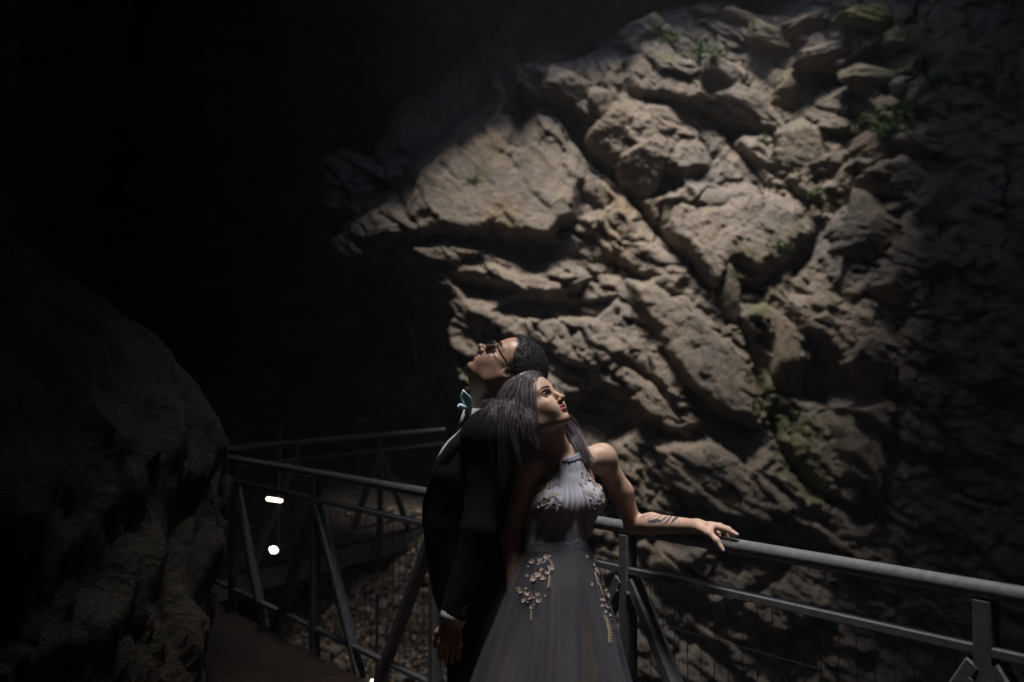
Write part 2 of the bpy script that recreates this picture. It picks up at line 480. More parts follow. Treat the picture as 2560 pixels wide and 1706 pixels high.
BLOCKS = [ # cx, cy, half w, half h, clockwise tilt deg, depth offset(m toward viewer), roundness, moss
 (2000,238,74,66,15,.30,.35,.25),(2010,392,92,62,10,.28,0,.1),(1872,280,92,38,34,.30,0,.1),(1795,205,62,46,30,.22,0,0),
 (1945,108,64,30,22,.28,0,.3),(1856,52,58,26,25,.25,0,0),(2045,62,78,34,-28,.25,0,0),(2085,132,82,26,-18,.22,0,0),(1768,36,44,18,5,.2,0,0),
 (1640,92,52,50,40,.25,0,0),(1590,120,30,32,60,.2,0,0),(1718,152,60,42,38,.25,.1,.1),(2215,212,120,36,8,.22,0,.3),(2205,62,92,34,22,.25,.1,.8),
 (2300,170,50,60,60,.1,0,.6),(2235,365,96,52,-30,.22,0,.2),(2255,462,86,56,30,.2,0,0),(2190,590,80,74,20,.2,.1,.1),(2330,520,70,60,-10,.1,.1,.3),
 (1738,702,38,46,-10,.18,.2,0),(1740,640,40,30,20,.12,0,.1),(1812,740,40,70,10,.12,0,.2),(1905,675,62,44,20,.22,.1,.1),(1978,702,34,46,30,.18,0,0),
 (1968,900,44,92,6,.25,0,.1),(1925,800,34,60,15,.1,0,.5),(2040,790,64,56,36,.22,0,.1),(2180,900,60,50,35,.15,0,0),
 (1420,225,60,44,20,.15,0,0),(1500,260,44,38,40,.18,0,0),(1610,400,50,66,38,.26,.2,0),(1545,330,64,50,30,.15,0,0),(1420,620,50,40,20,.15,.3,0),
 (1500,640,54,44,40,.14,.2,0),(1470,480,34,52,-35,.16,.2,0),
 (2090,1290,60,44,-10,.22,0,0),(2140,1350,50,36,30,.2,0,.1),(1780,1200,80,50,30,.15,.1,0),(1700,1250,52,40,20,.15,0,0),
 (1690,1450,70,44,30,.2,0,0),(1830,1480,84,50,35,.18,0,0),(2020,1480,80,60,30,.15,0,0),(2250,720,70,60,30,.15,0,0),
 (1200,650,80,24,8,.12,0,0),(1330,690,60,30,10,.14,.1,0),(1480,790,60,34,30,.12,0,0),(1390,850,70,34,20,.12,0,0),
 (1560,960,60,30,50,.12,0,0),(1640,1020,70,32,48,.12,0,0),(1600,1120,56,30,45,.12,0,0),(960,590,70,22,-14,.1,0,0),(1100,640,60,20,10,.1,0,0),
]
KEEP = [b for k, b in enumerate(BLOCKS) if b[1] < 640 or k % 3 == 0]
for bi, (cx, cy, hw, hh, ang, off, rd, ms) in enumerate(KEEP):
    p = wall_at(cx, cy); Yw = wall_rel_at(cx, cy)
    p = P(cx, cy, Yw + .07 - off*.10)
    m2 = p[1]/FPX
    V, F = rock_shape(100+bi, 5 if hw > 45 else 4, 9, rd*.5, .085)
    sx, sz = hw*m2*1.25, hh*m2*1.25
    V = V*np.array([sx, min(max(.42*(sx+sz), .10), .24), sz])
    a = -math.radians(ang); ca, sa = math.cos(a), math.sin(a)
    V = np.stack([V[:, 0]*ca - V[:, 2]*sa, V[:, 1], V[:, 0]*sa + V[:, 2]*ca], 1) + p
    cc = np.zeros((len(V), 3), np.float32); cc[:, 0] = ms; cc[:, 1] = .15*((bi*37) % 5 == 0)
    o = mesh_np('rock_block', V, F, M_ROCK, cliff, colors=cc)

# ---------------------------------------------------------------- dark walls, roof and floor of the cave
def sheet(name, fn, nu, nv, mat, parent=None, thick=0.0):
    u, v = [a.ravel() for a in np.meshgrid(np.linspace(0, 1, nu), np.linspace(0, 1, nv), indexing='ij')]
    V = fn(u, v)
    o = mesh_np(name, V, grid_faces(nu, nv), mat, parent)
    return o

def craggy(a, b, seed, amp=.5, sc=1.0):
    w = .5*fbm(a*.4*sc, b*.4*sc, 1, 2, seed+3)
    R = amp*fbm(a*.35*sc, b*.35*sc, 0, 3, seed)
    F1, F2, dx, dy, cx, cy = voro((a*.9+w)*sc, (b*1.3+w)*sc, seed)
    R = R + amp*.35*((rnd(cx, cy, seed+1)-.5)*2 + dx*(rnd(cx, cy, seed+2)-.5)*2 + dy*(rnd(cx, cy, seed+4)-.3)*2)
    F1, F2, dx, dy, cx, cy = voro((a*3+w)*sc, (b*4+w)*sc, seed+9)
    R = R + amp*.12*((rnd(cx, cy, seed+1)-.5)*2 + dx*(rnd(cx, cy, seed+2)-.5)*2 + dy*(rnd(cx, cy, seed+4)-.3)*2)
    return R + amp*.08*fbm(a*5*sc, b*5*sc, 0, 3, seed+20)

# unseen roof over the gorge; its openings are shaped to place the daylight
def roof(name, z0, holes, amp, seed, thick):
    rx = np.linspace(-13, 13, 210); ry = np.linspace(-8, 23, 250)
    RX, RY = [a.ravel() for a in np.meshgrid(rx, ry, indexing='ij')]
    ax = RX.astype(np.float32)+.25*fbm(RX*.9, RY*.9, 0, 3, 5); ay = RY.astype(np.float32)+.25*fbm(RX*.9, RY*.9, 4, 3, 6)
    sd = np.full(len(RX), 99., np.float32)
    for h in holes: sd = np.minimum(sd, poly_sd(h, ax, ay))
    RZ = z0 + craggy(RX, RY, seed, amp)
    F = grid_faces(210, 250); keep = (sd[F] > 0).all(1)
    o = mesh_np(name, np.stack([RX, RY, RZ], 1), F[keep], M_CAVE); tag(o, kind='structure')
    m = o.modifiers.new('thickness', 'SOLIDIFY'); m.thickness = thick; m.offset = 1
    return o
OPEN_NEAR = [(-.6,1.8),(-.68,3.4),(-.85,4.6),(-.5,4.9),(.3,4.3),(1.1,3.6),(1.6,2.7),(1.45,1.2),(.9,1.2),(0,1.5)]
OPEN_FAR = [(-1.4,11.4),(-1.6,12.2),(-.6,12.8),(1.8,13.8),(3.8,13.8),(4.6,12.7),(4.7,11.9),(4.1,11.4),(3.4,10.8),(2.7,10.4),(1.4,10.1),(-.2,10.3),(-.9,10.9)]
SCREE_LIGHT_SLIT = [(-1.1,6.0),(-.35,5.9),(-.25,8.4),(-.8,8.6)]  # slit added only to drop some light on the scree
roof('light_mask_ceiling', 8.2, [OPEN_NEAR, OPEN_FAR, SCREE_LIGHT_SLIT], .4, 61, 1.0)

# left rock the walkway bends round: a rough pillar-like buttress close to the bridge
def left_rock(u, v):
    z = -3.5 + 13*v
    th = -1.35 + 2.75*u                                  # angle round the buttress, 0 faces the viewer/right
    cxr, cyr = -3.22, 4.45
    rad = 1.75 + .10*np.sin(z*1.3) + .45*np.clip(z-1.35, 0, 9)*(-.16) + .22*sstep(.35, -.6, z)*0
    rad = rad - 1.05*sstep(1.15, 2.7, z)
    a = cxr + rad*np.cos(th)*1.0; b = cyr + rad*np.sin(th)*.95
    r = craggy(th*2.2, z*.9, 77, .20, 1.9)
    return np.stack([a + r*np.cos(th), b + r*np.sin(th), z], 1)
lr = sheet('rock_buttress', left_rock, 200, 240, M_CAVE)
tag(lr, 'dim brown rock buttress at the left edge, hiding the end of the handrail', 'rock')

def right_rock(u, v):
    z = -3.5 + 15.6*v
    s = u*9.0
    X = 5.6 - .15*s + .0*z; Y = 10.6 - 1.25*s
    r = craggy(s, z, 91, .55, 1.1)
    return np.stack([X - r*.9 + .8*np.sin(s*.7+.6), Y + r*.3, z], 1)
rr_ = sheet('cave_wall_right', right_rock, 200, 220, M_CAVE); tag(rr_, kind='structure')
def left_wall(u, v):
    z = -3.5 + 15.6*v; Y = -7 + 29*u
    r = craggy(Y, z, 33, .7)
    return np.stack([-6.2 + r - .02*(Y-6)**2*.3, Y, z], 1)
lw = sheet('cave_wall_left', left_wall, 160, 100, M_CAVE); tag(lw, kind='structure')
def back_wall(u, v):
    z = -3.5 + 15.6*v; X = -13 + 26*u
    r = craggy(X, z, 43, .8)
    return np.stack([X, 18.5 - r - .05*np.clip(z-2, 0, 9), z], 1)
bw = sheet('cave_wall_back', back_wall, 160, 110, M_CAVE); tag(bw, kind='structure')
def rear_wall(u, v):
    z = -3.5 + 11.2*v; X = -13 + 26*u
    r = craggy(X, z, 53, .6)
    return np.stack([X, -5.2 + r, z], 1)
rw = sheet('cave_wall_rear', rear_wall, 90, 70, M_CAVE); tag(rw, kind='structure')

def ground_z(X, Y):
    z = -1.05 + .30*(Y-8.6)
    z = np.where(Y < 8.6, -1.05 + .16*(Y-8.6), z)
    z = z - 2.6*sstep(-.75, 1.2, X + .12*(Y-9))
    z = z + .14*fbm(X*.6, Y*.6, 0, 4, 15) + .03*fbm(X*4, Y*4, 0, 3, 16)
    return z
def ground(u, v):
    X = -9 + 19*u; Y = -6 + 24*v
    return np.stack([X, Y, ground_z(X, Y)], 1)
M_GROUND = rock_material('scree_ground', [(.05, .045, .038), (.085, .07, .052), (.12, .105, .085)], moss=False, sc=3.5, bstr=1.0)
gr = sheet('gorge_floor', ground, 260, 320, M_GROUND); tag(gr, kind='structure')
# ---------------------------------------------------------------- footbridge with steel balustrade
def metal_material(name, c0, c1, rough=.5, metallic=.55):
    m, nt, bs = new_mat(name)
    pos = N(nt, 'ShaderNodeNewGeometry').outputs['Position']
    c = ramp(nt, noise(nt, pos, 34, 5, .65), [(.3, c0), (.7, c1)])
    sp = noise(nt, pos, 150, 3, .6)
    c = mix(nt, ramp(nt, sp, [(.62, (0, 0, 0)), (.72, (.6, .6, .6))]), c, (.10, .075, .055))
    nt.links.new(c, bs.inputs['Base Color'])
    bs.inputs['Metallic'].default_value = metallic
    r = ramp(nt, noise(nt, pos, 60, 4, .6), [(.3, (rough-.1,)*3), (.7, (rough+.14,)*3)])
    nt.links.new(r, bs.inputs['Roughness'])
    bump(nt, bs, sp, .25, .004)
    return m
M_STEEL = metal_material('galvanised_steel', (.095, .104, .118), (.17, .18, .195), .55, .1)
M_DARK = metal_material('shaded_steel', (.05, .05, .052), (.09, .088, .088), .6, .2)  # steel coloured darker in place of the shade on the far walkway
M_WIRE = metal_material('wire', (.10, .10, .105), (.17, .17, .18))
def wood_material():
    m, nt, bs = new_mat('deck_wood')
    tc = N(nt, 'ShaderNodeTexCoord').outputs['Object']
    mp = N(nt, 'ShaderNodeMapping'); mp.inputs['Scale'].default_value = (1.2, 22, 22); nt.links.new(tc, mp.inputs[0])
    g = noise(nt, mp.outputs[0], 2.2, 6, .6, .8)
    inf = N(nt, 'ShaderNodeObjectInfo').outputs['Random']
    c = ramp(nt, g, [(.3, (.024, .013, .008)), (.55, (.052, .028, .017)), (.75, (.08, .046, .03))])
    c = mix(nt, .6, c, ramp(nt, inf, [(0, (.65, .65, .65)), (1, (1.2, 1.1, 1.0))]), 'MULTIPLY')
    nt.links.new(c, bs.inputs['Base Color']); bs.inputs['Roughness'].default_value = .7
    bump(nt, bs, g, .5, .006)
    return m
M_WOOD = wood_material()

class Line:
    def __init__(s, p0, d, n): s.p0 = np.array(p0, float); s.d = np.array(d, float); s.n = np.array(n, float)
    def at(s, t, z, off=0.0):
        q = s.p0 + s.d*t + s.n*off
        return np.array([q[0], q[1], z])
ANG = math.atan(1780/FPX)
RAIL = Line((.2006, 4.16), (-math.sin(ANG), math.cos(ANG)), (-math.cos(ANG), -math.sin(ANG)))   # n points to the walkway side
Z_TOP, Z_MID, Z_BOT = 1.07, .912, .135
RAIL_R = .0255
SP = 1.408; T0 = -.415

def balustrade(root, L, t0, t1, posts, mesh_spans, n=14, detail=True, steel=None):
    steel = steel or M_STEEL
    b = MB(); b.tube([L.at(t, Z_TOP) for t in np.linspace(t0, t1, 24)], RAIL_R, 20); b.build('handrail', steel, root, True)
    b = MB(); b.bar(L.at(t0, Z_MID), L.at(t1, Z_MID), .045, .026); b.build('mid_rail', steel, root)
    b = MB(); b.bar(L.at(t0, Z_BOT), L.at(t1, Z_BOT), .04, .024); b.build('bottom_rail', steel, root)
    for t in posts:
        b = MB(); b.bar(L.at(t, -.22, .001), L.at(t, Z_TOP-.026, .001), .058, .050, up=(*L.d, 0)); b.build('post', steel, root)
        for sg in (-1, 1):
            b = MB(); b.bar(L.at(t + sg*.024, .875, .003*sg), L.at(t + sg*.60, -.02, .003*sg), .046, .060, up=(*L.n, 0)); b.build('brace', steel, root)
        if detail:
            for (x, z) in ((-.03, .83), (.03, .83)):
                b = MB(); b.tube([L.at(t+x, z, .026), L.at(t+x, z, .037)], .008, 6); b.build('bolt', steel, root)
    for (a, c) in mesh_spans:
        b = MB()
        for t in np.arange(a, c, .064):
            b.tube([L.at(t, Z_BOT-.01, -.03), L.at(t, Z_MID, -.03)], .0016, 4, False)
        for z in np.arange(.14, .9, .196):
            b.tube([L.at(a, z, -.032), L.at(c, z, -.032)], .0016, 4, False)
        o = b.build('wire_mesh', M_WIRE, root, True); o['kind'] = 'stuff'

bridge = empty('footbridge', (0, 0, 0))
tag(bridge, 'near steel and timber footbridge that the couple stand on, handrail running behind them', 'footbridge')
posts = [T0 + SP*k for k in range(-1, 4)]
spans = [(posts[i]+.04, posts[i+1]-.04) for i in range(len(posts)-1)] + [(posts[0]-1.2, posts[0]-.04), (posts[-1]+.04, posts[-1]+1.3)]
balustrade(bridge, RAIL, posts[0]-1.25, posts[-1]+1.35, posts, spans)
# deck boards run across the walkway
k = 0
plank_me = None
for t in np.arange(-4.2, 6.6, .146):
    if plank_me is None:
        b = MB(); b.bar((-1.9, 0, 0), (1.9, 0, 0), .138, .040); pl = b.build('plank', M_WOOD, bridge); plank_me = pl.data
        first = pl
    o = first if k == 0 else first.copy()
    if k: col.objects.link(o)
    off = 1.93 + .012*math.sin(k*2.3)
    q = RAIL.at(t, -.021 + .002*math.sin(k*1.7), off)
    o.matrix_local = Matrix.Translation(q) @ Matrix.Rotation(math.atan2(RAIL.n[1], RAIL.n[0]) + .002*math.sin(k*5.1), 4, 'Z')
    k += 1
b = MB(); b.bar(RAIL.at(-4.2, -.135, .07), RAIL.at(6.4, -.135, .07), .08, .18); b.build('girder', M_STEEL, bridge)
b = MB(); b.bar(RAIL.at(-4.2, -.135, 3.6), RAIL.at(6.4, -.135, 3.6), .08, .18); b.build('girder', M_STEEL, bridge)

# the walkway beyond, where it turns the corner towards the cliff
A = P(650, 1412, 8.9); B = P(1046, 1316, 11.35)
dd = (B-A)[:2]; dd /= np.linalg.norm(dd)
FAR = Line(A[:2], dd, (-dd[1], dd[0]))
far = empty('footbridge', (0, 0, 0))
tag(far, 'dim far footbridge in the dark behind the handrail, left of the man', 'footbridge')
def t_of(px):
    best = None
    for t in np.linspace(-2, 6, 1601):
        x, _ = to_px(FAR.at(t, .5)); e = abs(x-px)
        if best is None or e < best[0]: best = (e, t)
    return best[1]
t1 = t_of(738); t2 = t_of(950)
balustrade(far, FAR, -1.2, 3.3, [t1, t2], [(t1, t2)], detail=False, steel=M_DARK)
for i, t in enumerate(np.arange(-1.2, 3.3, .146)):
    o = first.copy(); o.parent = far; col.objects.link(o); o.scale = (.36, 1, 1)
    o.matrix_local = Matrix.Translation(FAR.at(t, -.021, .72)) @ Matrix.Rotation(math.atan2(FAR.n[1], FAR.n[0]), 4, 'Z') @ Matrix.Diagonal((.36, 1, 1, 1))
b = MB(); b.bar(FAR.at(-1.2, -.135, .07), FAR.at(3.3, -.135, .07), .08, .18); b.build('girder', M_STEEL, far)
for i in range(3):
    b = MB(); b.bar(FAR.at(-.6 + 1.6*i, -1.6, .7), FAR.at(-.6 + 1.6*i, -.045, .7), .10, .10, up=(*FAR.d, 0)); b.build('leg', M_STEEL, far)

# ---------------------------------------------------------------- lit lamps in the dark part of the cave
def lamp_mat(strength):
    m, nt, bs = new_mat('lamp_glass')
    bs.inputs['Base Color'].default_value = (.9, .85, .75, 1)
    bs.inputs['Emission Color'].default_value = (1.0, .86, .66, 1)
    bs.inputs['Emission Strength'].default_value = strength
    return m
M_LAMP = lamp_mat(9.0)
M_HOUSING = metal_material('lamp_housing', (.05, .05, .05), (.09, .09, .09))
def lamp(px, py, Y, w, h, tilt, label, depth=.05, skew=0.0):
    c = P(px, py, Y)
    root = empty('lamp', c)
    tag(root, label, 'lamp', 'cave lamps')
    a = -math.radians(tilt); ex = np.array([math.cos(a), 0, math.sin(a)]); ez = np.array([-math.sin(a)+skew, 0, math.cos(a)])
    def rounded(w, h, y0, y1, name, mat):
        V = []; n = 6; r = min(w, h)*.42
        ring = []
        for (sx, sy, a0) in ((1, 1, 0), (-1, 1, 90), (-1, -1, 180), (1, -1, 270)):
            for i in range(n+1):
                t = math.radians(a0 + 90*i/n); ring.append((sx*(w/2-r) + r*math.cos(t), sy*(h/2-r) + r*math.sin(t)))
        m = len(ring)
        for y in (y0, y1):
            V += [c + ex*i + ez*j + np.array([0, y, 0]) for (i, j) in ring]
        F = [[i, (i+1) % m, m+(i+1) % m, m+i] for i in range(m)] + [list(range(m-1, -1, -1)), list(range(m, 2*m))]
        b = MB(); b.add(V, F); return b.build(name, mat, root)
    rounded(w, h, -.02, .015, 'lamp_glass', M_LAMP)
    rounded(w*1.12, h*1.18, .016, depth, 'housing', M_HOUSING)
    b = MB(); b.tube([c + np.array([0, depth, 0]), c + np.array([0, depth+.12, .02]), c + np.array([0, depth+.16, .6])], .012, 6); b.build('bracket', M_HOUSING, root)
lamp(686, 1250, 8.4, .125, .020, 9, 'long lit lamp just under the mid rail of the balustrade at left')
lamp(684, 1375, 8.2, .056, .048, 0, 'small square lit lamp below the long one', skew=-.30)
lamp(933, 1706, 7.4, .035, .03, 8, 'tiny lit lamp low at the bottom edge beneath the handrail')

# ---------------------------------------------------------------- scree: stones one can pick apart, then finer rubble
def scree_spots(n, seed, near):
    rg = np.random.default_rng(seed); out = []
    while len(out) < n:
        px = rg.uniform(520, 1110); py = rg.uniform(1380, 1712)
        Y = 9.0
        for _ in range(12):
            p = P(px, py, Y); g = float(ground_z(np.array([p[0]]), np.array([Y]))[0])
            drop = (EYE[2]-p[2])/Y
            Y = .5*Y + .5*float(np.clip((EYE[2]-g)/max(drop, .02), 5, 13))
        out.append((p[0], Y, g))
    return np.array(out)
stone_meshes = []
for i in range(14):
    V, F = rock_shape(900+i, 2, 8, .1, .05)
    me = bpy.data.meshes.new('stone')
    me.from_pydata((V*np.array([1, .85, .55])).tolist(), [], F.tolist()); me.update()
    me.materials.append(M_STONE); stone_meshes.append(me)
sp_ = scree_spots(300, 5, True)
for i, (x, y, z) in enumerate(sp_):
    o = bpy.data.objects.new('stone', stone_meshes[i % 14]); col.objects.link(o); o.parent = gr
    s = float(np.clip(RNG.lognormal(-3.05, .42), .025, .16))
    o.location = (x, y, z + s*.18); o.scale = (s, s*RNG.uniform(.7, 1.2), s*RNG.uniform(.6, 1.1))
    o.rotation_euler = (RNG.uniform(-.5, .5), RNG.uniform(-.5, .5), RNG.uniform(0, 6.28))
VV = []; FF = []; n0 = 0
base = [rock_shape(950+i, 1, 7, .1, .05) for i in range(8)]
for i in range(9000):
    if i < 5200:
        x, y = sp_[i % 300][0] + RNG.normal()*.35, sp_[i % 300][1] + RNG.normal()*.5
    else:
        x, y = RNG.uniform(-3.4, .4), RNG.uniform(6.2, 12.4)
    V, F = base[i % 8]
    s = float(np.clip(RNG.lognormal(-3.85, .45), .008, .05)); a = RNG.uniform(0, 6.28)
    V = V*s*np.array([1, .8, .5]); V = np.stack([V[:, 0]*math.cos(a)-V[:, 1]*math.sin(a), V[:, 0]*math.sin(a)+V[:, 1]*math.cos(a), V[:, 2]], 1)
    V = V + np.array([x, y, 0]); VV.append(V); FF.append(F + n0); n0 += len(V)
VV = np.concatenate(VV); cen = VV.reshape(-1, len(base[0][0]), 3)[:, :, :2].mean(1)
VV[:, 2] += np.repeat(ground_z(cen[:, 0], cen[:, 1]), len(base[0][0])) + .006
rub = mesh_np('rubble', VV, np.concatenate(FF), M_STONE, gr, smooth=False); rub['kind'] = 'stuff'
# fallen leaves between the stones
M_LEAF, nt, bs = new_mat('dead_leaf')
geo = N(nt, 'ShaderNodeNewGeometry')
nt.links.new(ramp(nt, geo.outputs['Random Per Island'], [(0, (.10, .05, .025)), (.5, (.22, .12, .06)), (.8, (.34, .24, .15)), (1, (.5, .42, .34))]), bs.inputs['Base Color'])
bs.inputs['Roughness'].default_value = .8
n = 5200
cx_ = np.concatenate([sp_[RNG.integers(0, 300, n//2), 0] + RNG.normal(size=n//2)*.3, RNG.uniform(-3.4, .3, n//2)])
cy_ = np.concatenate([sp_[RNG.integers(0, 300, n//2), 1] + RNG.normal(size=n//2)*.5, RNG.uniform(6.4, 12.2, n//2)])
cz_ = ground_z(cx_, cy_) + .02 + RNG.uniform(0, .03, n)
shape = np.array([(-1, 0, .1), (-.3, .5, .05), (.5, .4, 0), (1.1, 0, .18), (.5, -.4, .05), (-.3, -.5, 0)])
s = RNG.uniform(.016, .04, n); a = RNG.uniform(0, 6.28, n); tx = RNG.normal(size=n)*.45; ty = RNG.normal(size=n)*.45
L = shape[None]*s[:, None, None]
x = L[..., 0]*np.cos(a)[:, None] - L[..., 1]*np.sin(a)[:, None]; y = L[..., 0]*np.sin(a)[:, None] + L[..., 1]*np.cos(a)[:, None]
z = L[..., 2] + x*tx[:, None] + y*ty[:, None]
LV = np.stack([x + cx_[:, None], y + cy_[:, None], z + cz_[:, None]], 2).reshape(-1, 3)
LF = np.arange(n)[:, None]*6 + np.arange(6)[None]
lv = mesh_np('fallen_leaves', LV, LF, M_LEAF, gr, smooth=False); lv['kind'] = 'stuff'
# ---------------------------------------------------------------- bodies as smooth implicit surfaces
class SDF:
    def __init__(s): s.p = []
    def cap(s, a, b, ra, rb=None, k=.02, op='u'):
        s.p.append(('c', op, k, np.array(a, float), np.array(b, float), ra, ra if rb is None else rb)); return s
    def ell(s, c, r, R=None, k=.02, op='u'):
        s.p.append(('e', op, k, np.array(c, float), np.array(r, float), np.eye(3) if R is None else np.array(R, float))); return s
    def chain(s, pts, rs, k=.02):
        for i in range(len(pts)-1): s.cap(pts[i], pts[i+1], rs[i], rs[i+1], k)
        return s
    def eval(s, X, Y, Z, margin=.035, offset=0.0):
        D = np.full((len(X), len(Y), len(Z)), 1.0, np.float32)
        for q in s.p:
            typ, op, k = q[:3]
            if typ == 'c':
                a, b, ra, rb = q[3:]; rm = max(ra, rb)
                lo = np.minimum(a, b)-rm; hi = np.maximum(a, b)+rm
            else:
                c, r, R = q[3:]; e = np.sqrt(((R*r[None])**2).sum(1)); lo = c-e; hi = c+e
            m = margin + k
            i0, i1 = np.searchsorted(X, lo[0]-m), np.searchsorted(X, hi[0]+m)
            j0, j1 = np.searchsorted(Y, lo[1]-m), np.searchsorted(Y, hi[1]+m)
            k0, k1 = np.searchsorted(Z, lo[2]-m), np.searchsorted(Z, hi[2]+m)
            if i1 <= i0 or j1 <= j0 or k1 <= k0: continue
            x = X[i0:i1, None, None].astype(np.float32); y = Y[None, j0:j1, None].astype(np.float32); z = Z[None, None, k0:k1].astype(np.float32)
            if typ == 'c':
                ba = b-a; bb = max(float(ba@ba), 1e-12)
                px, py, pz = x-a[0], y-a[1], z-a[2]
                t = np.clip((px*ba[0]+py*ba[1]+pz*ba[2])/bb, 0, 1)
                d = np.sqrt((px-ba[0]*t)**2 + (py-ba[1]*t)**2 + (pz-ba[2]*t)**2) - (ra+(rb-ra)*t)
            else:
                px, py, pz = x-c[0], y-c[1], z-c[2]
                u = [R[0, i]*px + R[1, i]*py + R[2, i]*pz for i in range(3)]
                n0 = np.sqrt(sum((u[i]/r[i])**2 for i in range(3))); n1 = np.sqrt(sum((u[i]/r[i]**2)**2 for i in range(3)))
                d = n0*(n0-1)/np.maximum(n1, 1e-6)
            S = D[i0:i1, j0:j1, k0:k1]
            if op == 'u':
                h = np.maximum(k-np.abs(S-d), 0)/k
                S[...] = np.minimum(S, d) - h*h*k*.25
            else:
                d = -d; h = np.maximum(k-np.abs(S-d), 0)/k
                S[...] = np.maximum(S, d) + h*h*k*.25
        return D - np.float32(offset)

def surface_nets(D, X, Y, Z):
    S = D < 0
    nx, ny, nz = D.shape
    c = [S[i:nx-1+i, j:ny-1+j, k:nz-1+k] for i in (0, 1) for j in (0, 1) for k in (0, 1)]
    anyc = c[0] | c[1] | c[2] | c[3] | c[4] | c[5] | c[6] | c[7]
    allc = c[0] & c[1] & c[2] & c[3] & c[4] & c[5] & c[6] & c[7]
    act = anyc & ~allc
    I, J, K = np.nonzero(act)
    idx = np.full(act.shape, -1, np.int32); idx[I, J, K] = np.arange(len(I))
    cv = {}
    for i in (0, 1):
        for j in (0, 1):
            for k in (0, 1): cv[(i, j, k)] = D[I+i, J+j, K+k]
    acc = np.zeros((len(I), 3)); cnt = np.zeros(len(I))
    corners = list(cv)
    for a in corners:
        for ax in range(3):
            if a[ax]: continue
            b = list(a); b[ax] = 1; b = tuple(b)
            va, vb = cv[a], cv[b]; m = (va < 0) != (vb < 0)
            t = np.where(m, va/np.where(va == vb, 1, va-vb), 0)
            p = np.tile(np.array(a, float), (len(I), 1)); p[:, ax] = t
            acc += p*m[:, None]; cnt += m
    acc /= cnt[:, None]
    V = np.stack([X[I]+acc[:, 0]*(X[I+1]-X[I]), Y[J]+acc[:, 1]*(Y[J+1]-Y[J]), Z[K]+acc[:, 2]*(Z[K+1]-Z[K])], 1)
    F = []
    e = S[:-1, 1:-1, 1:-1] != S[1:, 1:-1, 1:-1]; i, j, k = np.nonzero(e); j += 1; k += 1
    q = np.stack([idx[i, j-1, k-1], idx[i, j, k-1], idx[i, j, k], idx[i, j-1, k]], 1); f = S[i, j, k]; q[~f] = q[~f][:, ::-1]; F.append(q)
    e = S[1:-1, :-1, 1:-1] != S[1:-1, 1:, 1:-1]; i, j, k = np.nonzero(e); i += 1; k += 1
    q = np.stack([idx[i-1, j, k-1], idx[i-1, j, k], idx[i, j, k], idx[i, j, k-1]], 1); f = S[i, j, k]; q[~f] = q[~f][:, ::-1]; F.append(q)
    e = S[1:-1, 1:-1, :-1] != S[1:-1, 1:-1, 1:]; i, j, k = np.nonzero(e); i += 1; j += 1
    q = np.stack([idx[i-1, j-1, k], idx[i, j-1, k], idx[i, j, k], idx[i-1, j, k]], 1); f = S[i, j, k]; q[~f] = q[~f][:, ::-1]; F.append(q)
    return V, np.concatenate(F)

def axis(segs):
    """[(start, step), ..., end] -> graded coordinates"""
    out = []
    for (a, st), nx_ in zip(segs[:-1], segs[1:]):
        b = nx_[0] if isinstance(nx_, tuple) else nx_
        n = max(1, int(round((b-a)/st))); out.append(a + (b-a)*np.arange(n)/n)
    out.append(np.array([segs[-1]])); return np.concatenate(out)

def vnormals(V, F):
    n = np.cross(V[F[:, 2]]-V[F[:, 0]], V[F[:, 3]]-V[F[:, 1]])
    o = np.zeros_like(V)
    for i in range(4): np.add.at(o, F[:, i], n)
    return o/np.maximum(np.linalg.norm(o, axis=1), 1e-12)[:, None]

def keep_faces(V, F, m):
    F = F[m[F].all(1)]
    u = np.unique(F); r = np.full(len(V), -1, np.int64); r[u] = np.arange(len(u))
    return V[u], r[F], u

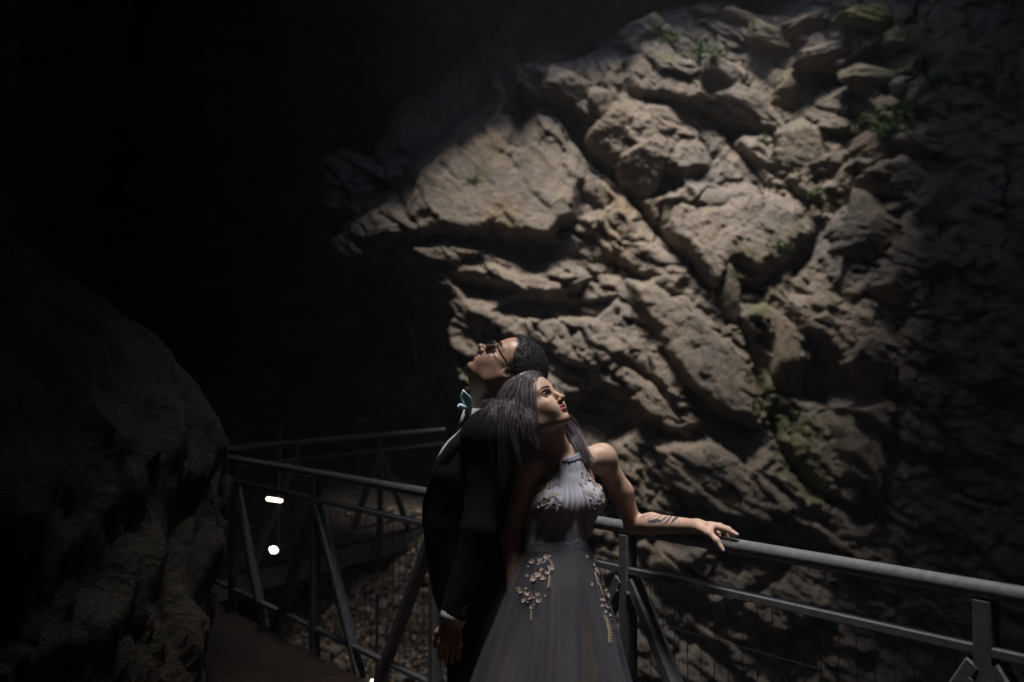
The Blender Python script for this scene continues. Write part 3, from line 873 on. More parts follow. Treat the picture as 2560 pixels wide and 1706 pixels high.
class Head:
    """local frame: x out of the face, y to the person's left, z to the crown; eyes at z=0"""
    def __init__(s, c, f, u, sc=1.0):
        f = np.array(f, float); f /= np.linalg.norm(f); u = np.array(u, float); u -= f*(u@f); u /= np.linalg.norm(u)
        s.c = np.array(c, float); s.R = np.stack([f, np.cross(u, f), u], 1); s.sc = sc
    def w(s, p): return s.c + s.R @ (np.array(p, float)*s.sc)
    def ws(s, Q): return s.c + (np.asarray(Q)*s.sc) @ s.R.T
    def l(s, Q): return (np.asarray(Q)-s.c) @ s.R / s.sc
    def build(s, B, male=False):
        def E(c, r, k=.02, op='u', rot=None):
            B.ell(s.w(c), np.array(r)*s.sc, s.R if rot is None else s.R @ rot, k*s.sc, op)
        def C(a, b, ra, rb=None, k=.02, op='u'):
            B.cap(s.w(a), s.w(b), ra*s.sc, (ra if rb is None else rb)*s.sc, k*s.sc, op)
        m = 1.0 if male else 0.0
        E((-.008, 0, .035), (.098, .076, .084), .03)
        E((.030, 0, .030), (.062, .064, .066), .03)
        E((.028, 0, -.030), (.062, .060, .080), .03)
        for y in (-1, 1):
            C((.082, y*.012, .020), (.070, y*.044, .020), .010+.003*m, .009, .018)          # brow
            E((.059, y*.0445, -.030), (.025, .0195, .018), .020)                               # cheekbone
            E((.066, y*.030, -.050), (.022, .022, .026), .022)
            C((.000, y*.058, -.045), (.012, y*(.050+.004*m), -.082), .016, .015, .025)       # jaw angle
            C((.012, y*(.050+.004*m), -.082), (.070, y*.014, -.106), .014+.002*m, .013, .022)
        for y in (-1, 1):
            E((.040, y*(.0325+.0035*m), -.056), (.042, .019+.003*m, .036), .03)                                # cheek
            E((.015, y*(.043+.003*m), -.045), (.035, .018+.002*m, .036), .03)
        E((.080, 0, -.104), (.015+.003*m, .019+.004*m, .014), .016)                          # chin
        E((.076, 0, -.070), (.020, .030, .028), .018)                                        # muzzle
        for y in (-1, 1):
            E((.090, y*.033, -.002), (.020, .018, .0135), .010, 's')                          # eye sockets
        C((.090, 0, .006), (.113, 0, -.034), .0085, .0095, .012)                             # nose
        E((.116+.004*m, 0, -.039), (.0098+.0037*m, .0098+.0047*m, .0085+.003*m), .008)
        for y in (-1, 1):
            E((.104, y*.0125, -.043), (.0095+.003*m, .0060+.0035*m, .0068+.0022*m), .006)
            E((.1085, y*.0065, -.0505), (.0055, .0038, .004), .003, 's')
            E((.0745, y*.032, -.0005), (.0135, .0150, .0115), .004)                          # lids over the eyeball
            E((.0880, y*.032, -.0016), (.0060, .0122, .0033), .002, 's')                     # eye opening
        E((.0975, 0, -.0640), (.0085, .0200, .0050), .005)                                   # lips
        E((.0955, 0, -.0765), (.0090, .0180, .0058), .005)
        C((.1060, -.018, -.0705), (.1060, .018, -.0705), .0030, .0030, .003, 's')
        E((.100, 0, -.0895), (.006, .016, .004), .008, 's')
        E((.108, 0, -.0555), (.0030, .0030, .0060), .004, 's')
        for y in (-1, 1):                                                                    # ears
            a = math.radians(18); rot = np.array([[math.cos(a), 0, -math.sin(a)], [0, 1, 0], [math.sin(a), 0, math.cos(a)]])
            E((-.012, y*.076, -.010), (.020, .0075, .031), .006, 'u', rot)
            E((-.006, y*.083, -.008), (.011, .005, .019), .004, 's', rot)

def skin_material(name, base, dark, rough):
    m, nt, bs = new_mat(name)
    pos = N(nt, 'ShaderNodeNewGeometry').outputs['Position']
    c = ramp(nt, noise(nt, pos, 38, 4, .6), [(.3, (base[0]*.80, base[1]*.70, base[2]*.66)), (.5, base), (.75, tuple(x*1.08 for x in base))])
    at = N(nt, 'ShaderNodeAttribute', attribute_name='Col'); sep = N(nt, 'ShaderNodeSeparateColor'); nt.links.new(at.outputs[0], sep.inputs[0])
    c = mix(nt, sep.outputs[0], c, (.36, .055, .075))
    c = mix(nt, sep.outputs[1], c, (.025, .032, .055))
    c = mix(nt, sep.outputs[2], c, dark)
    nt.links.new(c, bs.inputs['Base Color'])
    bs.inputs['Roughness'].default_value = rough
    bs.inputs['Specular IOR Level'].default_value = .38
    bs.inputs['Subsurface Weight'].default_value = .25
    bs.inputs['Subsurface Radius'].default_value = (.012, .005, .003)
    bump(nt, bs, noise(nt, pos, 420, 3, .6), .12, .002)
    return m
M_SKIN_W = skin_material('skin_light', (.49, .335, .268), (.06, .032, .026), .52)
M_SKIN_M = skin_material('skin_brown', (.40, .25, .185), (.05, .03, .025), .40)
def plain(name, c, rough=.6, metallic=0.0, sheen=0.0, var=.25, scale=60, bstr=0.0, spec=.5):
    m, nt, bs = new_mat(name)
    pos = N(nt, 'ShaderNodeNewGeometry').outputs['Position']
    n = noise(nt, pos, scale, 5, .6)
    nt.links.new(ramp(nt, n, [(.25, tuple(x*(1-var) for x in c)), (.75, tuple(min(1, x*(1+var*.6)) for x in c))]), bs.inputs['Base Color'])
    bs.inputs['Roughness'].default_value = rough; bs.inputs['Metallic'].default_value = metallic
    bs.inputs['Specular IOR Level'].default_value = spec
    if sheen: bs.inputs['Sheen Weight'].default_value = sheen
    if bstr: bump(nt, bs, n, bstr, .002)
    return m
M_EYE, nt, bs = new_mat('eye')
at = N(nt, 'ShaderNodeAttribute', attribute_name='Col'); nt.links.new(at.outputs[0], bs.inputs['Base Color']); bs.inputs['Roughness'].default_value = .08
M_SUIT = plain('suit_cloth', (.005, .006, .009), .92, 0, 0, .4, 300, .15, .1)
M_SHIRT = plain('shirt_cotton', (.42, .40, .37), .8, 0, 0, .08, 80)
M_TIE = plain('tie_satin', (.48, .68, .80), .42, 0, 0, .35, 90)
M_LASH = plain('eyelash', (.010, .008, .008), .6)
M_FRAME = plain('glasses_frame', (.012, .022, .045), .22)
M_SHOE = plain('shoe_leather', (.03, .022, .018), .35)
M_NAIL = plain('nail_varnish', (.55, .40, .68), .15, var=.05)
M_RING = plain('silver', (.8, .8, .8), .15, 1.0)

def add_eyes(H, root, iris):
    for y in (-1, 1):
        V, F = ICO[3]
        loc = np.array([.0735, y*.032, -.001]) + V*.0128
        d = V @ (np.array([.90, -.38 if y < 0 else -.15, .16])/(1.0 if y < 0 else .93))
        c = np.where(d[:, None] > .90, np.array([[.010, .008, .007]]), np.where(d[:, None] > .82, np.array([iris]), np.array([[.20, .185, .175]])))
        mesh_np('eye', H.ws(loc), F, M_EYE, root, colors=c.astype(np.float32))

from mathutils.bvhtree import BVHTree
def brows(H, V, F, root, mat, thick, lash=True):
    l_ = H.l(V); near = (np.abs(l_[:, 0]) < .14) & (np.abs(l_[:, 2]) < .06) & (l_[:, 0] > .02)
    Vn, Fn, _ = keep_faces(V, F, near); bv = BVHTree.FromPolygons(Vn.tolist(), Fn.tolist())
    def onto(y, z, lift):
        r = bv.ray_cast(Vector(H.w((.16, y, z))), Vector(-H.R[:, 0]))
        return H.l(np.array(r[0]))+np.array([lift, 0, 0]) if r[0] is not None else np.array([.085, y, z])
    for s_ in (-1, 1):
        ln = []
        for k in range(260):
            t = RNG.random(); y = .011 + .040*t; z = .0205 + .0055*math.sin(t*2.2) - .004*max(0, t-.6)/.4 + RNG.normal()*thick*(1-.6*t)
            a_ = onto(s_*y, z, .0002); b_ = onto(s_*(y+.0065), z+.0022*(1-1.6*t), .0012)
            ln.append(np.stack([a_*(1-q_)+b_*q_ for q_ in np.linspace(0, 1, 4)]))
        strands('eyebrow', H.ws(np.array(ln).reshape(-1, 3)).reshape(-1, 4, 3), .00045, .00022, mat, root)
        if lash:
            pts = [H.w(onto(s_*(.032+t*.0135), .0012+.0042*math.cos(t*1.35)-.0012*max(t, 0), .0014)) for t in np.linspace(-1, 1, 11)]
            b = MB(); b.tube(pts, [.0007, .0011, .0014, .0016, .0017, .0018, .0018, .0018, .0017, .0014, .0008], 5); b.build('eyelash', M_LASH, root, True)
def strands(name, paths, r0, r1, mat, parent):
    """paths (n,m,3) -> one mesh of tapering three-sided hairs"""
    P_ = np.asarray(paths); n, m, _ = P_.shape
    T = np.gradient(P_, axis=1); T /= np.maximum(np.linalg.norm(T, axis=2), 1e-9)[..., None]
    ref = RNG.normal(size=(n, 1, 3)); A = np.cross(T, np.broadcast_to(ref, T.shape)); A /= np.maximum(np.linalg.norm(A, axis=2), 1e-9)[..., None]
    Bv = np.cross(T, A); r = np.linspace(r0, r1, m)[None, :, None]
    ring = [P_ + r*(math.cos(a)*A + math.sin(a)*Bv) for a in (0, 2.094, 4.189)]
    V = np.stack(ring, 2).reshape(-1, 3)
    base = (np.arange(n)[:, None]*m + np.arange(m-1)[None]).ravel()*3
    F = np.concatenate([np.stack([base+k, base+(k+1) % 3, base+3+(k+1) % 3, base+3+k], 1) for k in range(3)])
    return mesh_np(name, V, F, mat, parent)

def hair_material(name, c0, c1, rough=.38):
    m, nt, bs = new_mat(name)
    geo = N(nt, 'ShaderNodeNewGeometry')
    nt.links.new(ramp(nt, geo.outputs['Random Per Island'], [(0, c0), (.6, tuple(.5*(a+b) for a, b in zip(c0, c1))), (1, c1)]), bs.inputs['Base Color'])
    bs.inputs['Roughness'].default_value = rough; bs.inputs['Specular IOR Level'].default_value = .7
    return m
M_HAIR_M = hair_material('black_curls', (.010, .009, .009), (.035, .032, .032), .5)
M_HAIR_W = hair_material('lavender_brown_hair', (.018, .014, .016), (.28, .235, .28), .32)

def hair_line(x, lo=-.065):
    return np.interp(x, [-.11, -.03, .005, .03, .055, .085], [lo, lo, -.012, .030, .068, .085])

# ================================================================= the man
man = empty('person', (-.17, 3.62, .02))
tag(man, 'man in dark suit and glasses with head thrown back, looking up left', 'person')
el = math.radians(57)
HM = Head((-.010, 3.555, 1.668), (-math.cos(el), 0, math.sin(el)), (math.sin(el), 0, math.cos(el)), 1.02)
MT = {'pel': (-.165, 3.62, .95), 'wai': (-.19, 3.62, 1.08), 'che': (-.145, 3.62, 1.28), 'nek': (-.085, 3.59, 1.465)}
def man_torso(S):
    S.ell((-.138, 3.62, .93), (.112, .160, .14), k=.06); S.ell((-.183, 3.62, 1.08), (.110, .148, .15), k=.07)
    S.ell((-.150, 3.62, 1.27), (.125, .178, .17), k=.08)
    S.cap((-.085, 3.45, 1.425), (-.085, 3.79, 1.425), .058, .058, .06)
    S.cap((-.085, 3.59, 1.40), (-.08, 3.58, 1.47), .08, .066, .06)
SH_L, EL_L, WR_L = (-.080, 3.415, 1.415), (-.115, 3.355, 1.13), (-.195, 3.335, .845)
SH_R, EL_R, WR_R = (-.080, 3.825, 1.415), (-.10, 3.90, 1.13), (-.18, 3.88, .86)
BM = SDF(); HM.build(BM, True)
BM.cap(HM.w((-.028, 0, -.055)), (-.085, 3.585, 1.45), .060, .062, .035)
BM.cap(HM.w((.022, 0, -.088)), (-.105, 3.585, 1.47), .034, .045, .03)
BM.cap(HM.w((.045, 0, -.125)), (-.118, 3.585, 1.50), .012, .018, .03)
man_torso(BM)
for sh, e_, w_ in ((SH_L, EL_L, WR_L), (SH_R, EL_R, WR_R)):
    BM.chain([sh, e_, w_], [.05, .042, .028], .03)
for yy in (-1, 1):
    BM.chain([(-.138, 3.62+yy*.09, .90), (-.14, 3.62+yy*.10, .50), (-.138, 3.62+yy*.11, .10)], [.080, .058, .042], .04)
    BM.chain([(-.145, 3.62+yy*.11, .07), (-.29, 3.62+yy*.13, .04)], [.035, .03], .03)
def simple_hand(S, w, d, side, face):
    """relaxed hand: w wrist, d down the hand, side across the knuckles, face palm normal"""
    w = np.array(w); d = np.array(d)/np.linalg.norm(d); side = np.array(side)/np.linalg.norm(side); face = np.array(face)/np.linalg.norm(face)
    for i, (o, ln) in enumerate(((-.030, .068), (-.010, .078), (.011, .073), (.031, .058))):
        k0 = w + d*.088 + side*o
        S.cap(w + side*o*.45, k0, .014, .0115, .012)
        p1 = k0 + d*ln*.45 + face*.008; p2 = p1 + d*ln*.30 + face*.014; p3 = p2 + d*ln*.2 + face*.014
        S.chain([k0, p1, p2, p3], [.0100, .0092, .0085, .0072], .003)
    S.chain([w + d*.02 - side*.018, w + d*.055 - side*.044 + face*.012, w + d*.085 - side*.052 + face*.022, w + d*.108 - side*.050 + face*.032], [.014, .0125, .0105, .0085], .006)
simple_hand(BM, WR_L, (-.12, -.02, -1), (1, 0, -.1), (.1, 1, 0))
simple_hand(BM, WR_R, (-.12, .02, -1), (1, 0, -.1), (.1, -1, 0))
X = axis([(-.40, .012), (-.28, .0045), (-.20, .0027), (.14, .012), .20]); Y = axis([(3.25, .009), (3.30, .005), (3.43, .0027), (3.68, .010), 3.97])
Z = axis([(-.01, .012), (.60, .0050), (.88, .012), (1.45, .005), (1.54, .0027), (1.83, .01), 1.85])
V, F = surface_nets(BM.eval(X, Y, Z), X, Y, Z)
l = HM.l(V); c = np.zeros((len(V), 3), np.float32)
onface = (np.abs(l[:, 1]) < .03) & (l[:, 0] > .085)
c[:, 0] = .55*onface*np.exp(-((l[:, 2]+.070)/.0085)**4)*(np.abs(l[:, 1]) < .021)*(l[:, 0] > .092)
c[:, 2] = .85*np.exp(-((l[:, 2]-.022-.010*np.clip(np.abs(l[:, 1])-.03, -1, 0))/.0055)**2)*(np.abs(l[:, 1]) > .010)*(np.abs(l[:, 1]) < .050)*(l[:, 0] > .055)
stub = sstep(-.02, -.05, l[:, 2])*sstep(-.02, .03, l[:, 0])*(l[:, 2] > -.135)*(np.linalg.norm(l, axis=1) < .19)
c[:, 2] = np.maximum(c[:, 2], .28*stub*(c[:, 0] < .1))
mesh_np('body', V, F, M_SKIN_M, man, colors=c)
add_eyes(HM, man, (.05, .03, .02))
brows(HM, V, F, man, M_LASH, .0026, False)
# hair: a cropped cap of tight curls
def scalp(H, nth, nph, thick, seed, lo=-.065, curl=.004, cs=60, x_front=0.0, dz=0.0):
    th = np.linspace(0.02, 2.15, nth); ph = np.linspace(0, 2*math.pi, nph, endpoint=False)
    TH, PH = [a.ravel() for a in np.meshgrid(th, ph, indexing='ij')]
    d = np.stack([np.sin(TH)*np.cos(PH), np.sin(TH)*np.sin(PH), np.cos(TH)], 1)
    q = np.array([-.008, 0, .035]) + d*np.array([.100, .078, .086])
    q[:, 0] = np.where(q[:, 0] > .02, q[:, 0]+.006*sstep(.02, .07, q[:, 0]), q[:, 0])
    m = q[:, 2] - dz - hair_line(q[:, 0]-x_front + .004*np.sin(PH*23), lo)
    t = thick*sstep(-.002, .035, m) + curl*fbm(q[:, 0]*cs, q[:, 1]*cs, q[:, 2]*cs, 2, seed)*sstep(0, .01, m)
    q2 = q + d*t[:, None]
    i = (np.arange(nth-1)[:, None]*nph + np.arange(nph)[None]).ravel(); j = (np.arange(nth-1)[:, None]*nph + (np.arange(nph)[None]+1) % nph).ravel()
    Fq = np.stack([i, i+nph, j+nph, j], 1)
    return q, d, m, q2, Fq
q, d, m, q2, Fq = scalp(HM, 90, 160, .008, 5, lo=-.050, curl=.003, cs=80)
V, F, u = keep_faces(q2, Fq, m > -.001)
hm = mesh_np('hair', HM.ws(V), F, M_HAIR_M, man)
sel = np.nonzero(m > .002)[0]; sel = RNG.choice(sel, 9000)
root = q[sel] + d[sel]*.006 + RNG.normal(size=(9000, 3))*.0015
L_ = RNG.uniform(.005, .010, 9000); tt = np.linspace(0, 1, 7)
tan = np.cross(d[sel], RNG.normal(size=(9000, 3))); tan /= np.linalg.norm(tan, axis=1)[:, None]; tb = np.cross(d[sel], tan)
ph0 = RNG.uniform(0, 6.28, 9000)
path = root[:, None] + d[sel][:, None]*(L_[:, None]*tt[None])[..., None] + 0.0024*(np.cos(ph0[:, None]+tt*7)[..., None]*tan[:, None] + np.sin(ph0[:, None]+tt*7)[..., None]*tb[:, None])
strands('curls', HM.ws(path.reshape(-1, 3)).reshape(path.shape), .0006, .0003, M_HAIR_M, hm)
# glasses
gl = MB()
def rim(y):
    pts = []
    for i in range(25):
        t = 2*math.pi*i/24; cx_, sx_ = math.cos(t), math.sin(t)
        a_, b_ = .026, .019
        rr = (abs(cx_/a_)**3 + abs(sx_/b_)**3)**(-1/3)
        pts.append(HM.w((.103 - .22*abs(y + rr*cx_ - 0)*.5 + .012, y + rr*cx_, -.004 + rr*sx_)))
    return pts
for y in (-.034, .034): gl.tube(rim(y), .0024, 6, False)
gl.tube([HM.w((.112, -.010, .006)), HM.w((.1145, 0, .009)), HM.w((.112, .010, .006))], .002, 6)
g = gl.build('glasses', M_FRAME, man, True)
for y in (-1, 1):
    t_ = MB(); t_.tube([HM.w((.107, y*.058, .008)), HM.w((.100, y*.072, .008)), HM.w((.05, y*.0775, .006)), HM.w((-.01, y*.0815, .006)), HM.w((-.03, y*.081, -.012))], [.0034, .0034, .003, .0026, .002], 6)
    t_.build('temple_arm', M_FRAME, g, True)
M_LENS, nt, bs = new_mat('lens')
bs.inputs['Base Color'].default_value = (.95, .97, 1, 1); bs.inputs['Transmission Weight'].default_value = 1; bs.inputs['Roughness'].default_value = .02; bs.inputs['IOR'].default_value = 1.08
for y in (-.034, .034):
    r_ = rim(y)[:-1]; b = MB(); nrm = HM.R[:, 0]*.0006
    b.add([p-nrm for p in r_] + [p+nrm for p in r_], [list(range(23, -1, -1)), list(range(24, 48))] + [[i, (i+1) % 24, 24+(i+1) % 24, 24+i] for i in range(24)])
    b.build('lens', M_LENS, g)
# shirt, jacket, trousers, shoes
S = SDF(); man_torso(S)
X = axis([(-.36, .006), .02]); Y = axis([(3.38, .007), 3.86]); Z = axis([(.95, .007), 1.52])
V, F = surface_nets(S.eval(X, Y, Z, .05, .010), X, Y, Z)
V, F, u = keep_faces(V, F, V[:, 2] < 1.475)
mesh_np('shirt', V, F, M_SHIRT, man)
S = SDF(); man_torso(S)
S.ell((-.132, 3.62, .90), (.118, .172, .16), k=.06)
S.cap((-.075, 3.40, 1.432), (-.075, 3.84, 1.432), .058, .058, .05)
X = axis([(-.40, .007), .08]); Y = axis([(3.22, .007), 4.02]); Z = axis([(.70, .008), 1.58])
for sh, e_, w_ in ((SH_L, EL_L, WR_L), (SH_R, EL_R, WR_R)):
    w2 = np.array(e_) + (np.array(w_)-np.array(e_))*.94
    S.chain([sh, e_, w2], [.044, .028, .021], .03)
D = S.eval(X, Y, Z, .06, .022)
wr = fbm(X[:, None, None]*9, Y[None, :, None]*9, Z[None, None, :]*14, 3, 44)
D = D + (.0035*wr).astype(np.float32)
V, F = surface_nets(D, X, Y, Z)
zz = V[:, 2]; vy = np.abs(V[:, 1]-3.62)
openv = (V[:, 0] < -.10) & (vy < np.interp(zz, [1.14, 1.20, 1.40, 1.50], [-.01, .015, .085, .10]) + .018*(V[:, 1] < 3.62)*sstep(1.16, 1.26, zz))
neck_hole = (np.hypot(V[:, 0]+.088, V[:, 1]-3.59) < .092) & (zz > 1.44)
hem = zz > np.where(V[:, 0] < -.2, .80, .78)
V, F, u = keep_faces(V, F, ~openv & ~neck_hole & hem)
jk = mesh_np('jacket', V, F, M_SUIT, man)
md = jk.modifiers.new('cloth', 'SOLIDIFY'); md.thickness = .005; md.offset = 0
for sg in (-1, 1):   # lapels
    b = MB(); row = []
    for i in range(9):
        t = i/8; z_ = 1.455 - .34*t
        hw = np.interp(z_, [1.10, 1.16, 1.40, 1.50], [-.002, .016, .088, .10]) + (.018*float(sstep(1.16, 1.26, z_)) if sg < 0 else 0); wl = .055*math.sin(min(1, .25+t*1.0)*math.pi)*.9 + .012
        xf = float(np.interp(z_, [1.10, 1.20, 1.30, 1.40, 1.47], [-.306, -.304, -.296, -.256, -.185])) - .003
        for o_ in (0, .5, 1):
            yo = hw + wl*o_
            row.append((xf + .9*max(0, yo-.03)**1.35 - .010*math.sin(o_*math.pi), 3.62+sg*yo, z_ - .015*o_))
    F_ = [[i*3+j, i*3+j+1, (i+1)*3+j+1, (i+1)*3+j] for i in range(8) for j in range(2)]
    b.add(row, F_); lp = b.build('lapel', M_SUIT, jk, True); md = lp.modifiers.new('cloth', 'SOLIDIFY'); md.thickness = .005
for (t, n_) in ((.86, 0), (.91, 1)):
    pb = np.array(EL_L) + (np.array(WR_L)-np.array(EL_L))*t + np.array([.03, -.062+.014*t, 0])
    b = MB(); b.tube([pb, pb + np.array([0, -.006, 0])], .007, 8); b.build('button', M_SHOE, jk)
for sh, e_, w_ in ((SH_L, EL_L, WR_L), (SH_R, EL_R, WR_R)):
    b = MB(); e_ = np.array(e_); w_ = np.array(w_); dr = (w_-e_)
    b.tube([e_+dr*.86, e_+dr*.98, e_+dr*1.065], [.040, .042, .041], 18, False); o = b.build('shirt_cuff', M_SHIRT, man, True)
    md = o.modifiers.new('cloth', 'SOLIDIFY'); md.thickness = .003
# collar
nv = 40; row = []; ax_ = np.array(HM.w((-.01, 0, -.07))) - np.array([-.085, 3.59, 1.45]); ax_ /= np.linalg.norm(ax_); ax_ = ax_*.45 + np.array([0, 0, 1])*.55; ax_ /= np.linalg.norm(ax_)
e1 = np.array([-1, 0, 0.0]); e1 -= ax_*(e1@ax_); e1 /= np.linalg.norm(e1); e2 = np.cross(ax_, e1)
for j, (h_, r_) in enumerate(((.045, .074), (.047, .078), (-.004, .090))):
    for i in range(nv+1):
        a = -math.pi + .14 + (2*math.pi-.28)*i/nv; a2 = a + math.pi
        front = math.exp(-((min(i, nv-i))/5.0)**2)
        hh = h_ - (.034*front if j == 2 else .014*front)
        dirv = math.cos(a2)*e1 + math.sin(a2)*e2
        row.append(np.array([-.096, 3.585, 1.490]) + ax_*hh + dirv*r_*(1+(.10 if j == 2 else 0)*front))
F_ = [[j*(nv+1)+i, j*(nv+1)+i+1, (j+1)*(nv+1)+i+1, (j+1)*(nv+1)+i] for j in range(2) for i in range(nv)]
b = MB(); b.add(row, F_); o = b.build('shirt_collar', M_SHIRT, man, True); md = o.modifiers.new('cloth', 'SOLIDIFY'); md.thickness = .003
# bow tie
tie = empty('bow_tie', (0, 0, 0)); bpy.data.objects.remove(tie)
V, F = ICO[3]
kn = P(1172, 1022, 3.53)
mesh_np_tie = mesh_np('bow_tie', V*np.array([.010, .012, .012]) + kn, F, M_TIE, man)
def wing(tip, w0, w1, nrm, name):
    tip = np.array(tip); dv = tip-kn; Lw = np.linalg.norm(dv); dv /= Lw; sd_ = np.cross(dv, np.array(nrm)); sd_ /= np.linalg.norm(sd_); up_ = np.cross(sd_, dv)
    row = []; nu, nw = 9, 7
    for i in range(nu):
        t = i/(nu-1); w = (w0 + (w1-w0)*math.sin(t*math.pi*.62))*(1 if t < .6 else 1-.92*((t-.6)/.4)**1.6)
        for j in range(nw):
            s_ = j/(nw-1)*2-1
            row.append(kn + dv*Lw*t + sd_*w*s_ + up_*(.007*math.cos(s_*4.5+t*3) + .004*math.sin(t*5)))
    F_ = [[i*nw+j, i*nw+j+1, (i+1)*nw+j+1, (i+1)*nw+j] for i in range(nu-1) for j in range(nw-1)]
    b = MB(); b.add(row, F_); o = b.build(name, M_TIE, mesh_np_tie, True); md = o.modifiers.new('cloth', 'SOLIDIFY'); md.thickness = .004
wing(P(1158, 980, 3.49), .008, .021, (-.25, -.62, .75), 'tie_wing'); wing(P(1147, 1011, 3.49), .008, .020, (-.3, -.45, .85), 'tie_wing')
wing(P(1165, 1000, 3.63), .006, .016, (-.5, .5, .6), 'tie_wing'); wing(P(1168, 1040, 3.51), .004, .010, (-.8, -.5, .2), 'tie_end')
S = SDF()
S.ell((-.138, 3.62, .92), (.114, .162, .12), k=.05)
for yy in (-1, 1): S.chain([(-.138, 3.62+yy*.085, .86), (-.14, 3.62+yy*.10, .50), (-.135, 3.62+yy*.11, .09)], [.096, .080, .074], .03)
X = axis([(-.33, .010), .0]); Y = axis([(3.40, .010), 3.86]); Z = axis([(.03, .010), 1.06])
D = S.eval(X, Y, Z, .05, .004) + (.005*fbm(X[:, None, None]*10, Y[None, :, None]*10, Z[None, None, :]*8, 2, 49)).astype(np.float32)
V, F = surface_nets(D, X, Y, Z); V, F, u = keep_faces(V, F, V[:, 2] > .06)
mesh_np('trousers', V, F, M_SUIT, man)
for yy in (-1, 1):
    S = SDF(); S.chain([(-.125, 3.62+yy*.11, .045), (-.20, 3.62+yy*.118, .045), (-.31, 3.62+yy*.13, .034)], [.043, .044, .033], .03); S.cap((-.14, 3.62+yy*.11, .06), (-.14, 3.62+yy*.11, .11), .046, .046, .03)
    X = axis([(-.37, .008), -.06]); Y = axis([(3.62+yy*.12-.08, .008), 3.62+yy*.12+.08]); Z = axis([(-.01, .008), .18])
    D = S.eval(X, Y, Z); D = np.maximum(D, -(Z[None, None, :]-.003).astype(np.float32)); V, F = surface_nets(D, X, Y, Z); mesh_np('shoe', V, F, M_SHOE, man)
# ================================================================= the woman
woman = empty('person', (.14, 3.49, .0))
tag(woman, 'woman in pale blue halter gown looking up right, one hand on the handrail', 'person')
elw, yaw = math.radians(35), math.radians(57)
fh = np.array([math.sin(yaw), -math.cos(yaw), 0]); fw = fh*math.cos(elw) + np.array([0, 0, math.sin(elw)]); uw = -fh*math.sin(elw) + np.array([0, 0, math.cos(elw)])
HW = Head((.078, 3.43, 1.540), fw, uw + np.array([-.10, .0, 0]), .93)
tf = np.array([math.sin(math.radians(24)), -math.cos(math.radians(24)), 0]); tl = np.array([-tf[1], tf[0], 0])   # chest forward, her left
TR = np.stack([tf, tl, np.array([0, 0, 1.])], 1)
CT = np.array([.180, 3.49, 0])
def T(f, l_, z): return CT + tf*f + tl*l_ + np.array([0, 0, z])
SHL, SHR = np.array([.322, 3.565, 1.352]), np.array([.045, 3.425, 1.345])
def woman_torso(S, bust=True):
    S.ell(T(-.012, -.035, .95), (.105, .150, .13), TR, .06); S.ell(T(-.005, -.024, 1.09), (.080, .108, .13), TR, .07)
    S.ell(T(0, -.008, 1.20), (.084, .120, .12), TR, .06); S.ell(T(-.012, 0, 1.29), (.075, .120, .085), TR, .05)
    if bust:
        for s_ in (-1, 1): S.ell(T(.060, s_*.060, 1.212), (.052, .056, .054), TR, .035)
NB = np.array([.168, 3.50, 1.365])
NT = HW.w((-.020, 0, -.055))
BW = SDF(); HW.build(BW, False)
woman_torso(BW)
BW.cap(NB - np.array([0, 0, .02]), NT, .048, .050, .03)
BW.cap(NB + tf*.012, HW.w((.025, 0, -.085)), .036, .026, .03)
for sh in (SHL, SHR):
    BW.cap(NB - np.array([0, 0, .008]), sh + np.array([0, 0, .006]), .036, .037, .035)       # trapezius
    BW.cap(T(.035, .0, 1.338), sh + tf*.012, .014, .018, .03)                                # collar bone
    BW.ell(sh, (.046, .046, .050), None, .03)
# left arm along the handrail
def rail_Y(px):
    r = (px-1280)/FPX
    t = (RAIL.p0[0] - r*RAIL.p0[1])/(r*RAIL.d[1] - RAIL.d[0]); return RAIL.p0[1] + RAIL.d[1]*t
def HP(px, py, off): return P(px, py, rail_Y(px) + off)
ELB = HP(1583, 1312, -.120); WRI = HP(1742, 1316, -.035)
mid = SHL*.5 + ELB*.5 + np.array([.012, 0, .0])
BW.chain([SHL, mid, ELB], [.041, .039, .031], .025)
fm = ELB*.70 + WRI*.30 + np.array([0, 0, .004])
BW.chain([ELB, fm, WRI], [.033, .0375, .0235], .02)
BW.ell(WRI, (.027, .024, .021), None, .012)
MCP = [HP(1796, 1318, -.012), HP(1799, 1316, .010), HP(1792, 1318, .033), HP(1780, 1321, .052)]
for i, mc in enumerate(MCP):
    BW.cap(WRI + (mc-WRI)*.12 + np.array([0, 0, -.001]), mc, .0165, .0120, .012)
BW.cap(WRI, HP(1768, 1324, .02), .020, .018, .014)
FING = [[MCP[0], HP(1818, 1325, -.010), HP(1831, 1331, -.012), HP(1842, 1337, -.014)],
        [MCP[1], HP(1822, 1324, .026), HP(1833, 1340, .052), HP(1832, 1362, .058)],
        [MCP[2], HP(1812, 1327, .050), HP(1820, 1350, .062), HP(1818, 1375, .050)],
        [MCP[3], HP(1796, 1333, .068), HP(1801, 1354, .070), HP(1800, 1374, .056)]]
for fi, (ch, r0) in enumerate(zip(FING, (.0092, .0095, .0090, .0080))):
    BW.chain(ch, [r0*1.12, r0, r0*.9, r0*.72], .004)
TH = [HP(1752, 1322, -.048), HP(1774, 1334, -.064), HP(1792, 1352, -.066), HP(1806, 1373, -.062)]
BW.chain(TH, [.0155, .0118, .0098, .0078], .010)
BW.cap(TH[1], MCP[0] + (WRI-MCP[0])*.35, .0075, .011, .018)                                 # web of the thumb
